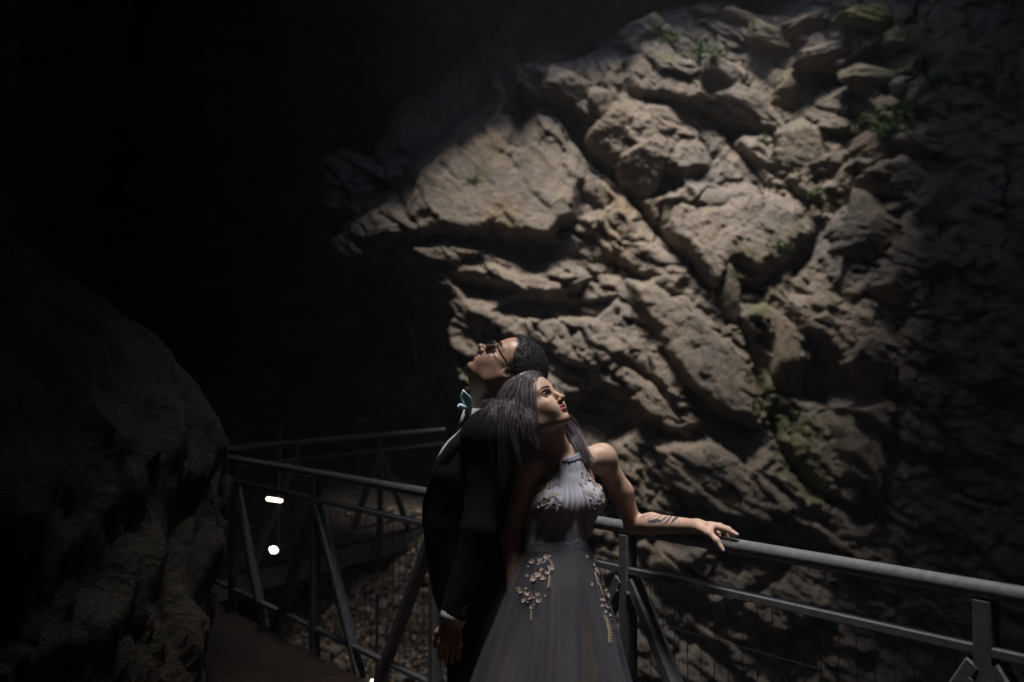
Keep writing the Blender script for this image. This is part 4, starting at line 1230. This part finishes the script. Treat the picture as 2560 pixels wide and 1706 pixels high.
# right arm behind her, beside the man
ER, WR2 = np.array([-.005, 3.46, 1.095]), np.array([.015, 3.395, .87])
BW.chain([SHR, ER, WR2], [.041, .033, .0235], .025)
simple_hand(BW, WR2, (.12, -.05, -1), (.2, 1, 0), (1, -.2, .1))
for s_ in (-1, 1):
    BW.chain([T(-.012, -.035+s_*.08, .90), T(-.01, -.04+s_*.07, .50), T(-.02, -.04+s_*.07, .12)], [.085, .052, .034], .04)
    BW.chain([T(-.02, -.04+s_*.07, .10), T(.10, -.04+s_*.085, .03)], [.032, .022], .03)
X = axis([(-.12, .011), (-.02, .0026), (.22, .006), (.44, .0027), (.84, .01), .87]); Y = axis([(3.24, .010), (3.31, .0026), (3.55, .006), (3.66, .012), 3.74])
Z = axis([(-.01, .012), (.70, .008), (1.02, .0027), (1.19, .006), (1.40, .0026), (1.70, .01), 1.72])
V, F = surface_nets(BW.eval(X, Y, Z), X, Y, Z)
l = HW.l(V); c = np.zeros((len(V), 3), np.float32)
near = np.linalg.norm(l, axis=1) < .16
c[:, 0] = .9*near*np.exp(-((l[:, 2]+.070)/.0105)**6)*(np.abs(l[:, 1]) < .0205)*(l[:, 0] > .0915)
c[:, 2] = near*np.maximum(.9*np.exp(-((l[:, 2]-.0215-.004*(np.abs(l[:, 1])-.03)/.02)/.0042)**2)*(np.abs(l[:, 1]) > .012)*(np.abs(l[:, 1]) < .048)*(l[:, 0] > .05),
                         .9*np.exp(-((l[:, 2]-.004)/.0095)**2)*(np.abs(np.abs(l[:, 1])-.032) < .019)*(l[:, 0] > .06))  # eye makeup, widened to paint in the shade of the sockets
u_, v_ = to_px(V)
fore = (V[:, 0] > .44) & (V[:, 2] > 1.05) & (V[:, 0] < .70)
tat = np.zeros(len(V))
def leaf(x, y, rx, ry, ang):
    a = math.radians(ang); dx = (u_-x)*math.cos(a)+(v_-y)*math.sin(a); dy = -(u_-x)*math.sin(a)+(v_-y)*math.cos(a)
    return (np.abs(dx) < rx)*(np.abs(dy) < ry*(1-(dx/rx)**2))
for (x, y, rx, ry, ang, am) in ((1636, 1303, 19, 5.5, -8, .9), (1658, 1299, 16, 3, -38, .8), (1672, 1299, 15, 2.6, -48, .85), (1687, 1298, 15, 3.4, -46, .9), (1632, 1293, 20, 1.6, -25, .6), (1612, 1291, 22, 1.3, -15, .45), (1650, 1291, 18, 1.5, -40, .6), (1697, 1293, 10, 1.6, -40, .6), (1664, 1307, 10, 2, -30, .7)):
    tat = np.maximum(tat, am*leaf(x, y, rx, ry, ang))
c[:, 1] = tat*fore*(V[:, 1] < 4)
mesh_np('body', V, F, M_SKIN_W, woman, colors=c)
add_eyes(HW, woman, (.035, .022, .014))
brows(HW, V, F, woman, M_LASH, .0012)
for (fi, ch) in [(0, FING[0]), (4, TH)]:
    tip = ch[-1]; dr = ch[-1]-ch[-2]; dr /= np.linalg.norm(dr)
    nrm = np.array([-.55, -.60, .58]) if fi == 4 else np.array([0, -.1, 1.0])
    nrm -= dr*(nrm@dr); nrm /= np.linalg.norm(nrm); sdv = np.cross(dr, nrm)
    V, F = ICO[2]; rr = .0078 if fi == 4 else .0064
    q = tip + np.outer(V[:, 0]*rr*1.15+rr*.35, dr) + np.outer(V[:, 1]*rr*.72, sdv) + np.outer(V[:, 2]*rr*.30 + rr*.62 - .25*rr*V[:, 1]**2, nrm)
    mesh_np('fingernail', q, F, M_NAIL, woman)
# ring on the dark side
# ---------------------------------------------------------------- hair to the shoulders
q, d, m, q2, Fq = scalp(HW, 70, 120, .010, 15, lo=-.07, curl=.002, cs=25, x_front=.004, dz=-.012)
V, F, u = keep_faces(q2, Fq, m > -.001)
hw = mesh_np('hair', HW.ws(V), F, M_HAIR_W, woman)
gdir = np.array([0, 0, -1.0])
def push_out(Q):
    """keeps strands outside head, neck and shoulders"""
    l_ = HW.l(Q) - np.array([-.008, 0, .030]); r_ = np.array([.114, .092, .100])
    n_ = np.linalg.norm(l_/r_, axis=1); i_ = n_ < 1
    l_[i_] = l_[i_]/n_[i_, None]; Q = HW.ws(l_ + np.array([-.008, 0, .030]))
    l_ = HW.l(Q) - np.array([.02, 0, -.045]); r_ = np.array([.066, .067, .085])
    n_ = np.linalg.norm(l_/r_, axis=1); i_ = n_ < 1
    l_[i_] = l_[i_]/n_[i_, None]; Q = HW.ws(l_ + np.array([.02, 0, -.045]))
    for (a, b_, r0) in ((NB-np.array([0, 0, .03]), NT, .056), (NB-np.array([0, 0, .01]), SHL, .048), (NB-np.array([0, 0, .01]), SHR, .048), (T(0, .03, 1.30), T(0, -.03, 1.30), .105), (T(.05, .06, 1.21), T(.05, -.06, 1.21), .075), (T(.0, .0, 1.12), T(0, 0, 1.22), .115)):
        ba = b_-a; t = np.clip(((Q-a)@ba)/(ba@ba), 0, 1)[:, None]; v = Q-a-ba*t; dd_ = np.linalg.norm(v, axis=1); i_ = dd_ < r0
        Q[i_] += v[i_]/np.maximum(dd_[i_, None], 1e-6)*(r0-dd_[i_])[:, None]
    return Q
sel = np.nonzero((m > .001) & (q[:, 2] > -.05))[0]
nS = 8500; sel = RNG.choice(sel, nS)
r_l = q[sel] + d[sel]*.011 + RNG.normal(size=(nS, 3))*.002
side = np.sign(r_l[:, 1] + RNG.normal(size=nS)*.006 - .012)
ini = np.stack([-.55 - .3*(r_l[:, 0] > .04), side*.85, .05*np.ones(nS)], 1) + .10*RNG.normal(size=(nS, 3))
ini -= d[sel]*((ini*d[sel]).sum(1))[:, None]; ini /= np.linalg.norm(ini, axis=1)[:, None]
cl_w = RNG.normal(size=(40, 3))*.05
clid = (np.floor((np.arctan2(r_l[:, 1], r_l[:, 0])+3.15)/6.3*39)).astype(int)
pos = HW.ws(r_l); dirv = ini @ HW.R.T
m_ = 26; Ltot = RNG.uniform(.24, .33, nS); step = Ltot/(m_-1)
paths = [pos.copy()]
wav = RNG.uniform(0, 6.28, 40)
for i in range(1, m_):
    t = i/(m_-1)
    g_ = .10 + .34*t
    dirv = dirv*(1-g_) + gdir*g_ + .014*np.sin(wav[clid]+t*9)[:, None]*cl_w[clid]/.028 + .02*RNG.normal(size=(nS, 3))*(1 if i % 4 == 0 else .2)
    dirv /= np.linalg.norm(dirv, axis=1)[:, None]
    newp = push_out(pos + dirv*step[:, None])
    dirv = newp-pos; dirv /= np.maximum(np.linalg.norm(dirv, axis=1), 1e-6)[:, None]
    pos = newp; paths.append(pos.copy())
paths = np.stack(paths, 1)
# gather into locks towards the ends
cent = np.stack([paths[clid == k].mean(0) if (clid == k).any() else np.zeros((m_, 3)) for k in range(40)])
g_ = (.30*np.linspace(0, 1, m_)**1.5)[None, :, None]
paths = paths*(1-g_) + cent[clid]*g_
strands('locks', paths, .00055, .00028, M_HAIR_W, hw)
def lock(guide, n, w0, w1, seed):
    rg = np.random.default_rng(seed); G = np.array(guide); tq = np.linspace(0, len(G)-1, 22)
    C_ = np.stack([np.interp(tq, np.arange(len(G)), G[:, k]) for k in range(3)], 1)
    for _ in range(6): C_[1:-1] = .25*C_[:-2] + .5*C_[1:-1] + .25*C_[2:]
    off = rg.normal(size=(n, 1, 3)); w = np.interp(np.linspace(0, 1, 22), [0, .5, 1], [w0, .5*(w0+w1)*1.1, w1])[None, :, None]
    ln = rg.uniform(.75, 1.0, n); out = C_[None] + off*w
    out += .003*np.sin(np.linspace(0, 6, 22)[None, :, None] + rg.uniform(0, 6.28, (n, 1, 1)))*rg.normal(size=(n, 1, 3))
    idx = (ln[:, None]*np.linspace(0, 21, 22)[None]); i0 = np.floor(idx).astype(int); i1 = np.minimum(i0+1, 21); f_ = (idx-i0)[..., None]
    rr = np.arange(n)[:, None]; return out[rr, i0]*(1-f_) + out[rr, i1]*f_
LK = [lock([HW.w((-.01, .075, -.02)), P(1432, 1072, 3.53), P(1444, 1100, 3.50), P(1458, 1130, 3.475), P(1482, 1162, 3.465)], 420, .010, .007, 1),
      lock([HW.w((-.02, .070, -.04)), P(1428, 1085, 3.53), P(1440, 1118, 3.49), P(1450, 1142, 3.47), P(1462, 1160, 3.455)], 260, .008, .006, 2),
      lock([HW.w((.060, -.010, .088)), HW.w((.058, -.055, .062)), HW.w((.040, -.082, .012)), HW.w((.004, -.090, -.055)), P(1338, 1085, 3.36), P(1334, 1125, 3.35)], 420, .009, .008, 6),
      lock([HW.w((.045, -.005, .100)), HW.w((.040, -.062, .075)), HW.w((.018, -.090, .015)), HW.w((-.015, -.096, -.05)), P(1318, 1080, 3.35), P(1310, 1120, 3.35)], 420, .010, .010, 7),
      lock([HW.w((-.03, -.080, .03)), P(1285, 1020, 3.34), P(1278, 1070, 3.33), P(1292, 1120, 3.33), P(1310, 1170, 3.34)], 300, .016, .010, 3),
      lock([HW.w((-.02, -.085, .0)), P(1320, 1040, 3.33), P(1318, 1080, 3.32), P(1336, 1110, 3.33), P(1346, 1132, 3.345)], 300, .014, .006, 4),
      lock([HW.w((-.06, -.075, .03)), P(1262, 1010, 3.37), P(1252, 1060, 3.36), P(1262, 1120, 3.36), P(1284, 1190, 3.36)], 260, .014, .010, 5)]
fly = paths[RNG.integers(0, nS, 170)].copy(); fly += np.cumsum(RNG.normal(size=(170, m_, 3))*.0011, axis=1) + (np.linspace(0, 1, m_)**1.3)[None, :, None]*RNG.normal(size=(170, 1, 3))*.016
strands('flyaway', fly, .0004, .0002, M_HAIR_W, hw)
for L_ in LK: strands('lock', L_, .0007, .0003, M_HAIR_W, hw)
# ---------------------------------------------------------------- gown
def gown_material(name, c0, c1, alpha, rough=.75, sheen=.03):
    m, nt, bs = new_mat(name)
    pos = N(nt, 'ShaderNodeNewGeometry').outputs['Position']
    n = noise(nt, pos, 14, 4, .6)
    nt.links.new(ramp(nt, n, [(.3, c0), (.7, c1)]), bs.inputs['Base Color'])
    bs.inputs['Roughness'].default_value = rough; bs.inputs['Sheen Weight'].default_value = sheen
    bs.inputs['Alpha'].default_value = alpha
    bump(nt, bs, noise(nt, pos, 700, 2, .5), .2, .001)
    return m
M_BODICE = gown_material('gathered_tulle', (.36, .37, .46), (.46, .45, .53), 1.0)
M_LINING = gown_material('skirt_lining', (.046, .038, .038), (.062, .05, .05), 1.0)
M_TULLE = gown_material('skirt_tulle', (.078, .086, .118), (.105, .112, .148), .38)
M_FLOWER = plain('flower_fabric', (.40, .32, .305), .6, var=.2, scale=200)
M_SPRIG = plain('gold_thread', (.40, .32, .22), .5, var=.25, scale=200)
S = SDF(); woman_torso(S)
for sh in (SHL, SHR):
    S.cap(NB - np.array([0, 0, .008]), sh + np.array([0, 0, .006]), .036, .037, .035); S.cap(T(.035, .0, 1.338), sh + tf*.012, .014, .018, .03); S.ell(sh, (.046, .046, .050), None, .03)
S.cap(NB - np.array([0, 0, .02]), NT, .048, .050, .03); S.cap(NB + tf*.012, HW.w((.025, 0, -.085)), .036, .026, .03)
X = axis([(.0, .0033), .36]); Y = axis([(3.33, .0033), 3.64]); Z = axis([(1.03, .004), 1.42])
D = S.eval(X, Y, Z, .04, .007)
XX_, YY_, ZZ_ = X[:, None, None]-CT[0], Y[None, :, None]-CT[1], Z[None, None, :]
la = XX_*tl[0] + YY_*tl[1] + 0*ZZ_; fa = XX_*tf[0] + YY_*tf[1] + 0*ZZ_
wz = np.interp(Z, [1.03, 1.16, 1.21, 1.26, 1.30, 1.36], [.30, .22, .150, .108, .076, .036])[None, None, :]
qp = la/(wz*.6+.035)
pl_ = np.sin(qp*30 + 2.2*fbm(la*10, ZZ_*5, 0, 2, 3)) + .6*np.sin(qp*53 + 1 + 2*fbm(la*12, ZZ_*4, 5, 2, 4))
D = D - (.0017*pl_*(fa > 0)).astype(np.float32)
V, F = surface_nets(D, X, Y, Z)
la_ = (V-CT)@tl; fa_ = (V-CT)@tf
hwid = np.interp(V[:, 2], [1.03, 1.16, 1.21, 1.26, 1.30, 1.352], [.30, .22, .150, .108, .076, .040])
kp = (V[:, 2] < 1.356) & (V[:, 2] > 1.060) & (((fa_ > -.01) & (np.abs(la_+.006*(V[:, 2]-1.2)) < hwid)) | (V[:, 2] < 1.15))
V, F, u = keep_faces(V, F, kp)
gown = mesh_np('gown', V, F, M_BODICE, woman)
md = gown.modifiers.new('cloth', 'SOLIDIFY'); md.thickness = .002
BOD_V, BOD_F = V, F
# collar band at the neck
V, F = surface_nets(S.eval(X, Y, Z, .04, .010), X, Y, Z)
na = (NT-NB)/np.linalg.norm(NT-NB); na = na*.35 + np.array([0, 0, 1])*.65; na /= np.linalg.norm(na)
h_ = (V-NB)@na; rad = np.linalg.norm((V-NB) - np.outer(h_, na), axis=1)
V, F, u = keep_faces(V, F, (h_ > -.010) & (h_ < .012) & (rad < .085))
M_BAND = gown_material('satin_band', (.22, .24, .34), (.28, .30, .40), 1.0, .45)
o = mesh_np('neck_band', V, F, M_BAND, gown); md = o.modifiers.new('cloth', 'SOLIDIFY'); md.thickness = .003
# narrow sash over the seam at the waist
V, F = surface_nets(S.eval(X, Y, Z, .04, .0125), X, Y, Z)
zt = V[:, 2] + .003*np.sin((V[:, 0]+V[:, 1])*60)
V, F, u = keep_faces(V, F, (zt > 1.052) & (zt < 1.086))
o = mesh_np('sash', V, F, gown_material('sash_tulle', (.10, .105, .135), (.13, .135, .165), 1.0), gown); md = o.modifiers.new('cloth', 'SOLIDIFY'); md.thickness = .003
# skirt
def skirt(name, mat, dr, amp, seed, nth=420, nz_=120):
    zz = np.linspace(1.085, .035, nz_); th = np.linspace(0, 2*math.pi, nth, endpoint=False)
    ZZ, TT = [a.ravel() for a in np.meshgrid(zz, th, indexing='ij')]
    r0 = np.interp(ZZ, [.03, .30, .58, .80, .95, 1.05, 1.09], [.47, .375, .275, .205, .160, .119, .108]) + dr
    s_ = sstep(1.08, .72, ZZ)
    rg = np.random.default_rng(seed); f_ = 0
    for n_ in (7, 10, 13, 18, 24, 33):
        f_ = f_ + rg.uniform(.4, 1.0)*np.sin(n_*TT + rg.uniform(0, 6.28) + .8*np.sin(2*ZZ*rg.uniform(1, 3)+rg.uniform(0, 6)))/(.6+n_/16)
    r = r0*(1 + amp*s_*f_)
    dx = r*np.cos(TT); dy = r*np.sin(TT)*.86
    cxs = np.interp(ZZ, [0, .58, .95, 1.09], [.115, .125, .143, .158]); cys = np.interp(ZZ, [0, .58, .95, 1.09], [3.42, 3.455, 3.475, 3.485])
    V = np.stack([cxs + dx*math.cos(.42) - dy*math.sin(.42), cys + dx*math.sin(.42) + dy*math.cos(.42), ZZ], 1)
    i = (np.arange(nz_-1)[:, None]*nth + np.arange(nth)[None]).ravel(); j = (np.arange(nz_-1)[:, None]*nth + (np.arange(nth)[None]+1) % nth).ravel()
    F = np.stack([i, i+nth, j+nth, j], 1)
    return V, F
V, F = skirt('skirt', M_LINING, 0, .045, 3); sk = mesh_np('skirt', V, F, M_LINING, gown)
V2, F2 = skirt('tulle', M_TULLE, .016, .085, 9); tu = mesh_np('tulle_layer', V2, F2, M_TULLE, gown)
# appliqué flowers and sprigs sit on bodice and skirt
from mathutils.bvhtree import BVHTree
allV = np.concatenate([BOD_V, V2]); allF = np.concatenate([BOD_F, F2 + len(BOD_V)])
bvh = BVHTree.FromPolygons(allV.tolist(), allF.tolist())
def hit(px, py):
    t = P(px, py, 3.0) - EYE; t /= np.linalg.norm(t)
    r = bvh.ray_cast(Vector(EYE), Vector(t))
    if r[0] is None: return None
    n_ = np.array(r[1]); n_ = n_ if n_@t < 0 else -n_
    return np.array(r[0]), n_
def petal_mesh(seed):
    rg = np.random.default_rng(seed); V = []; F = []
    for k in range(5):
        a = 2*math.pi*k/5 + rg.normal()*.12; L_ = 1 + rg.normal()*.12; w_ = .52 + rg.normal()*.05; cup = .28 + rg.normal()*.22
        loc = [(.08, 0, .0), (.45, .8*w_, .25*cup), (.85, .75*w_, .75*cup), (1.02, 0, .8*cup), (.85, -.75*w_, .75*cup), (.45, -.8*w_, .25*cup), (.55, 0, .15*cup)]
        b0 = len(V)
        for (x, y, z) in loc: V.append(((x*math.cos(a)-y*math.sin(a))*L_, (x*math.sin(a)+y*math.cos(a))*L_, z+.05))
        F += [[b0, b0+1, b0+6], [b0+1, b0+2, b0+6], [b0+2, b0+3, b0+6], [b0+3, b0+4, b0+6], [b0+4, b0+5, b0+6], [b0+5, b0, b0+6]]
    me = bpy.data.meshes.new('flower'); me.from_pydata(V, [], F); me.update(); me.materials.append(M_FLOWER)
    return me
def sprig_mesh(seed):
    rg = np.random.default_rng(seed); b = MB()
    pts = [np.array([t*2.4-1.2, .25*math.sin(t*3+seed), .08]) for t in np.linspace(0, 1, 7)]
    b.tube(pts, .06, 4)
    for i in range(1, 7):
        for s_ in (-1, 1):
            p = pts[i]; q_ = p + np.array([.35, s_*.32, .12]); b.add([p, p*.5+q_*.5+np.array([-.06, s_*.12, .05]), q_, p*.5+q_*.5+np.array([.12, -s_*.02, .02])], [[0, 1, 2, 3]])
    me = bpy.data.meshes.new('sprig'); me.from_pydata(np.concatenate(b.V).tolist(), [], b.F); me.update(); me.materials.append(M_SPRIG)
    return me
PET = [petal_mesh(i) for i in range(5)]; SPR = [sprig_mesh(i) for i in range(3)]
FL = [(1365,1216,8),(1361,1224,8),(1372,1210,6),(1360,1258,12),(1351,1263,9),(1384,1264,8),(1370,1254,8),(1357,1207,6),(1396,1279,5),(1466,1183,6),(1471,1196,8),(1477,1202,9),(1486,1214,8),(1495,1216,9),(1503,1222,9),(1509,1229,9),(1500,1210,8),(1481,1208,8),(1505,1250,11),(1510,1259,10),(1490,1266,9),(1511,1273,8),(1500,1238,7),(1497,1255,9),(1464,1170,6),
      (1365,1393,8),(1350,1400,7),(1331,1405,8),(1375,1420,9),(1368,1430,8),(1345,1436,12),(1335,1446,10),(1354,1444,9),(1301,1477,8),(1318,1482,9),(1326,1492,9),(1345,1485,8),(1347,1501,9),(1310,1499,7),(1330,1518,6),(1485,1396,8),(1483,1411,7),(1490,1425,9),(1495,1433,8),(1504,1458,8),(1511,1474,9),(1518,1486,9),(1506,1500,6),(1515,1515,6),(1523,1536,6)]
rgf = np.random.default_rng(77)
FL = FL + [(x + rgf.normal()*11, y + rgf.normal()*9, rgf.uniform(3, 6)) for (x, y, r_) in FL for _ in range(2)]
for i, (px, py, r_) in enumerate(FL):
    h_ = hit(px, py)
    if h_ is None: continue
    o = bpy.data.objects.new('flower', PET[i % 5]); col.objects.link(o); o.parent = gown
    s_ = r_*.00138*.85
    o.matrix_local = Matrix.Translation(h_[0] + h_[1]*.0015) @ (Vector(h_[1]).to_track_quat('Z', 'Y').to_matrix().to_4x4()) @ Matrix.Rotation(i*1.7, 4, 'Z') @ Matrix.Diagonal((s_, s_, s_, 1))
for i, (px, py, r_, ang) in enumerate([(1390,1212,9,0),(1386,1240,13,-5),(1412,1264,10,10),(1472,1236,13,20),(1453,1210,9,5),(1462,1160,8,60),(1375,1405,9,60),(1372,1450,12,80),(1330,1535,10,70),(1298,1474,9,20),(1488,1445,12,70),(1500,1470,12,70),(1512,1550,14,75),(1520,1580,16,80),(1478,1190,9,70),(1508,1240,8,80)]):
    h_ = hit(px, py)
    if h_ is None: continue
    o = bpy.data.objects.new('sprig', SPR[i % 3]); col.objects.link(o); o.parent = gown
    s_ = r_*.00138
    n_ = h_[1]; a = -math.radians(ang); ex = np.array([math.cos(a), 0, math.sin(a)]); ex -= n_*(ex@n_); ex /= np.linalg.norm(ex); ey = np.cross(n_, ex)
    M4 = Matrix(np.column_stack([ex, ey, n_]).tolist()).to_4x4()
    o.matrix_local = Matrix.Translation(h_[0] + n_*.001) @ M4 @ Matrix.Diagonal((s_, s_, s_, 1))
# ---------------------------------------------------------------- small plants rooted in cracks of the cliff
M_LEAFG, nt, bs = new_mat('leaf')
geo = N(nt, 'ShaderNodeNewGeometry')
nt.links.new(ramp(nt, geo.outputs['Random Per Island'], [(0, (.05, .10, .022)), (.6, (.09, .17, .04)), (1, (.15, .23, .06))]), bs.inputs['Base Color'])
bs.inputs['Roughness'].default_value = .55
M_STEM = plain('stem', (.06, .055, .03), .7)
cbv = BVHTree.FromObject(cliff, bpy.context.evaluated_depsgraph_get()) if False else None
blk = [o for o in cliff.children]
bV = [np.stack([XX, WALLY, ZZ], 1)]; bF = [grid_faces(660, 640)]; tot = len(XX); bT = []
for o in blk:
    me = o.data; v = np.empty(len(me.vertices)*3, np.float32); me.vertices.foreach_get('co', v); f = np.empty(len(me.polygons)*3, np.int32); me.polygons.foreach_get('vertices', f)
    bT.append((v.reshape(-1, 3), f.reshape(-1, 3)))
trees = [BVHTree.FromPolygons(v.tolist(), f.tolist()) for v, f in bT]
def cliff_hit(px, py):
    t = P(px, py, 10.0) - EYE; t /= np.linalg.norm(t); best = None
    for tr in trees:
        r = tr.ray_cast(Vector(EYE), Vector(t))
        if r[0] is not None and (best is None or r[3] < best[1]): best = (np.array(r[0]), r[3])
    p = wall_at(px, py); Yc = wall_rel_at(px, py); pw = P(px, py, Yc)
    if best is None or pw[1] < best[0][1]: return pw
    return best[0]
PLANTS = [(1640,58,26,'leafy green plant on the topmost pale peak of the cliff'),(1672,92,30,'second green plant, just right of the cliff peak'),(1752,112,26,'green plant in the dark gap right of the cliff peak'),(1786,130,30,'bushiest green plant, overhanging a rounded boulder near the cliff top'),
 (1182,446,18,'lone yellow-green tuft on the big pale slab at left of the cliff'),(1562,152,18,'small green tuft in the crack left of the cliff peak'),(2200,318,34,'wide green plant on the shaded ledge at upper right'),(2260,270,34,'green plant at the far right of the shaded mossy ledge'),(2150,300,22,'green tuft on the mossy ledge beside the round boulder'),
 (2048,476,22,'dark green tuft under the pale angular block'),(1942,608,24,'dark green tuft in the shadow right of the broad lit face'),(1905,345,16,'tiny green tuft left of the pale angular block'),(2330,190,30,'pale green tuft beside the dark right edge of the cliff')]
for i, (px, py, size, lab) in enumerate(PLANTS):
    rg = np.random.default_rng(300+i); size = size*1.5
    base = cliff_hit(px, py + size*.5); m2 = base[1]/FPX
    root = empty('plant', base + np.array([0, 0, 0])); tag(root, lab, 'plant', 'plants growing on the cliff')
    st = MB(); LV = []; LF = []; n0 = 0
    for s_ in range(9):
        dr = np.array([rg.normal()*.7, -abs(rg.normal())*.5 - .15, .55 + .4*rg.random()]); dr /= np.linalg.norm(dr); ln = size*m2*rg.uniform(.6, 1.15)
        pts = [base + dr*ln*t + np.array([0, -.12, -.45])*ln*t*t*.6 for t in np.linspace(0, 1, 6)]
        st.tube(pts, [.004, .0035, .003, .0025, .002, .001], 4)
        for t in range(1, 6):
            for k in range(5):
                c_ = pts[t] + rg.normal(size=3)*ln*.10; a = rg.normal(size=3); a /= np.linalg.norm(a); a2 = np.cross(a, rg.normal(size=3)); a2 /= np.linalg.norm(a2); L_ = ln*rg.uniform(.13, .24)
                n_ = np.cross(a, a2)
                LV += [c_, c_ + a*L_*.5 + a2*L_*.30 + n_*L_*.06, c_ + a*L_, c_ + a*L_*.5 - a2*L_*.30 + n_*L_*.06]; LF.append([n0, n0+1, n0+2, n0+3]); n0 += 4
    st.build('stem', M_STEM, root, True)
    mesh_np('foliage', np.array(LV), np.array(LF), M_LEAFG, root)
# ---------------------------------------------------------------- thin haze through the whole cave, added to lift the blacks
b = MB()
lo, hi = (-16, -11, -8.2), (16, 26, 12.5)
b.add([(x, y, z) for z in (lo[2], hi[2]) for (x, y) in ((lo[0], lo[1]), (hi[0], lo[1]), (hi[0], hi[1]), (lo[0], hi[1]))],
      [[3, 2, 1, 0], [4, 5, 6, 7], [0, 1, 5, 4], [1, 2, 6, 5], [2, 3, 7, 6], [3, 0, 4, 7]])
hm_ = bpy.data.materials.new('haze'); hm_.use_nodes = True
nt = hm_.node_tree; nt.nodes.remove(nt.nodes['Principled BSDF'])
pv = N(nt, 'ShaderNodeVolumePrincipled'); pv.inputs['Density'].default_value = 0.0025; pv.inputs['Color'].default_value = (.86, .88, 1, 1)
nt.links.new(pv.outputs[0], nt.nodes['Material Output'].inputs['Volume'])
hz = b.build('haze', hm_); hz['kind'] = 'stuff'
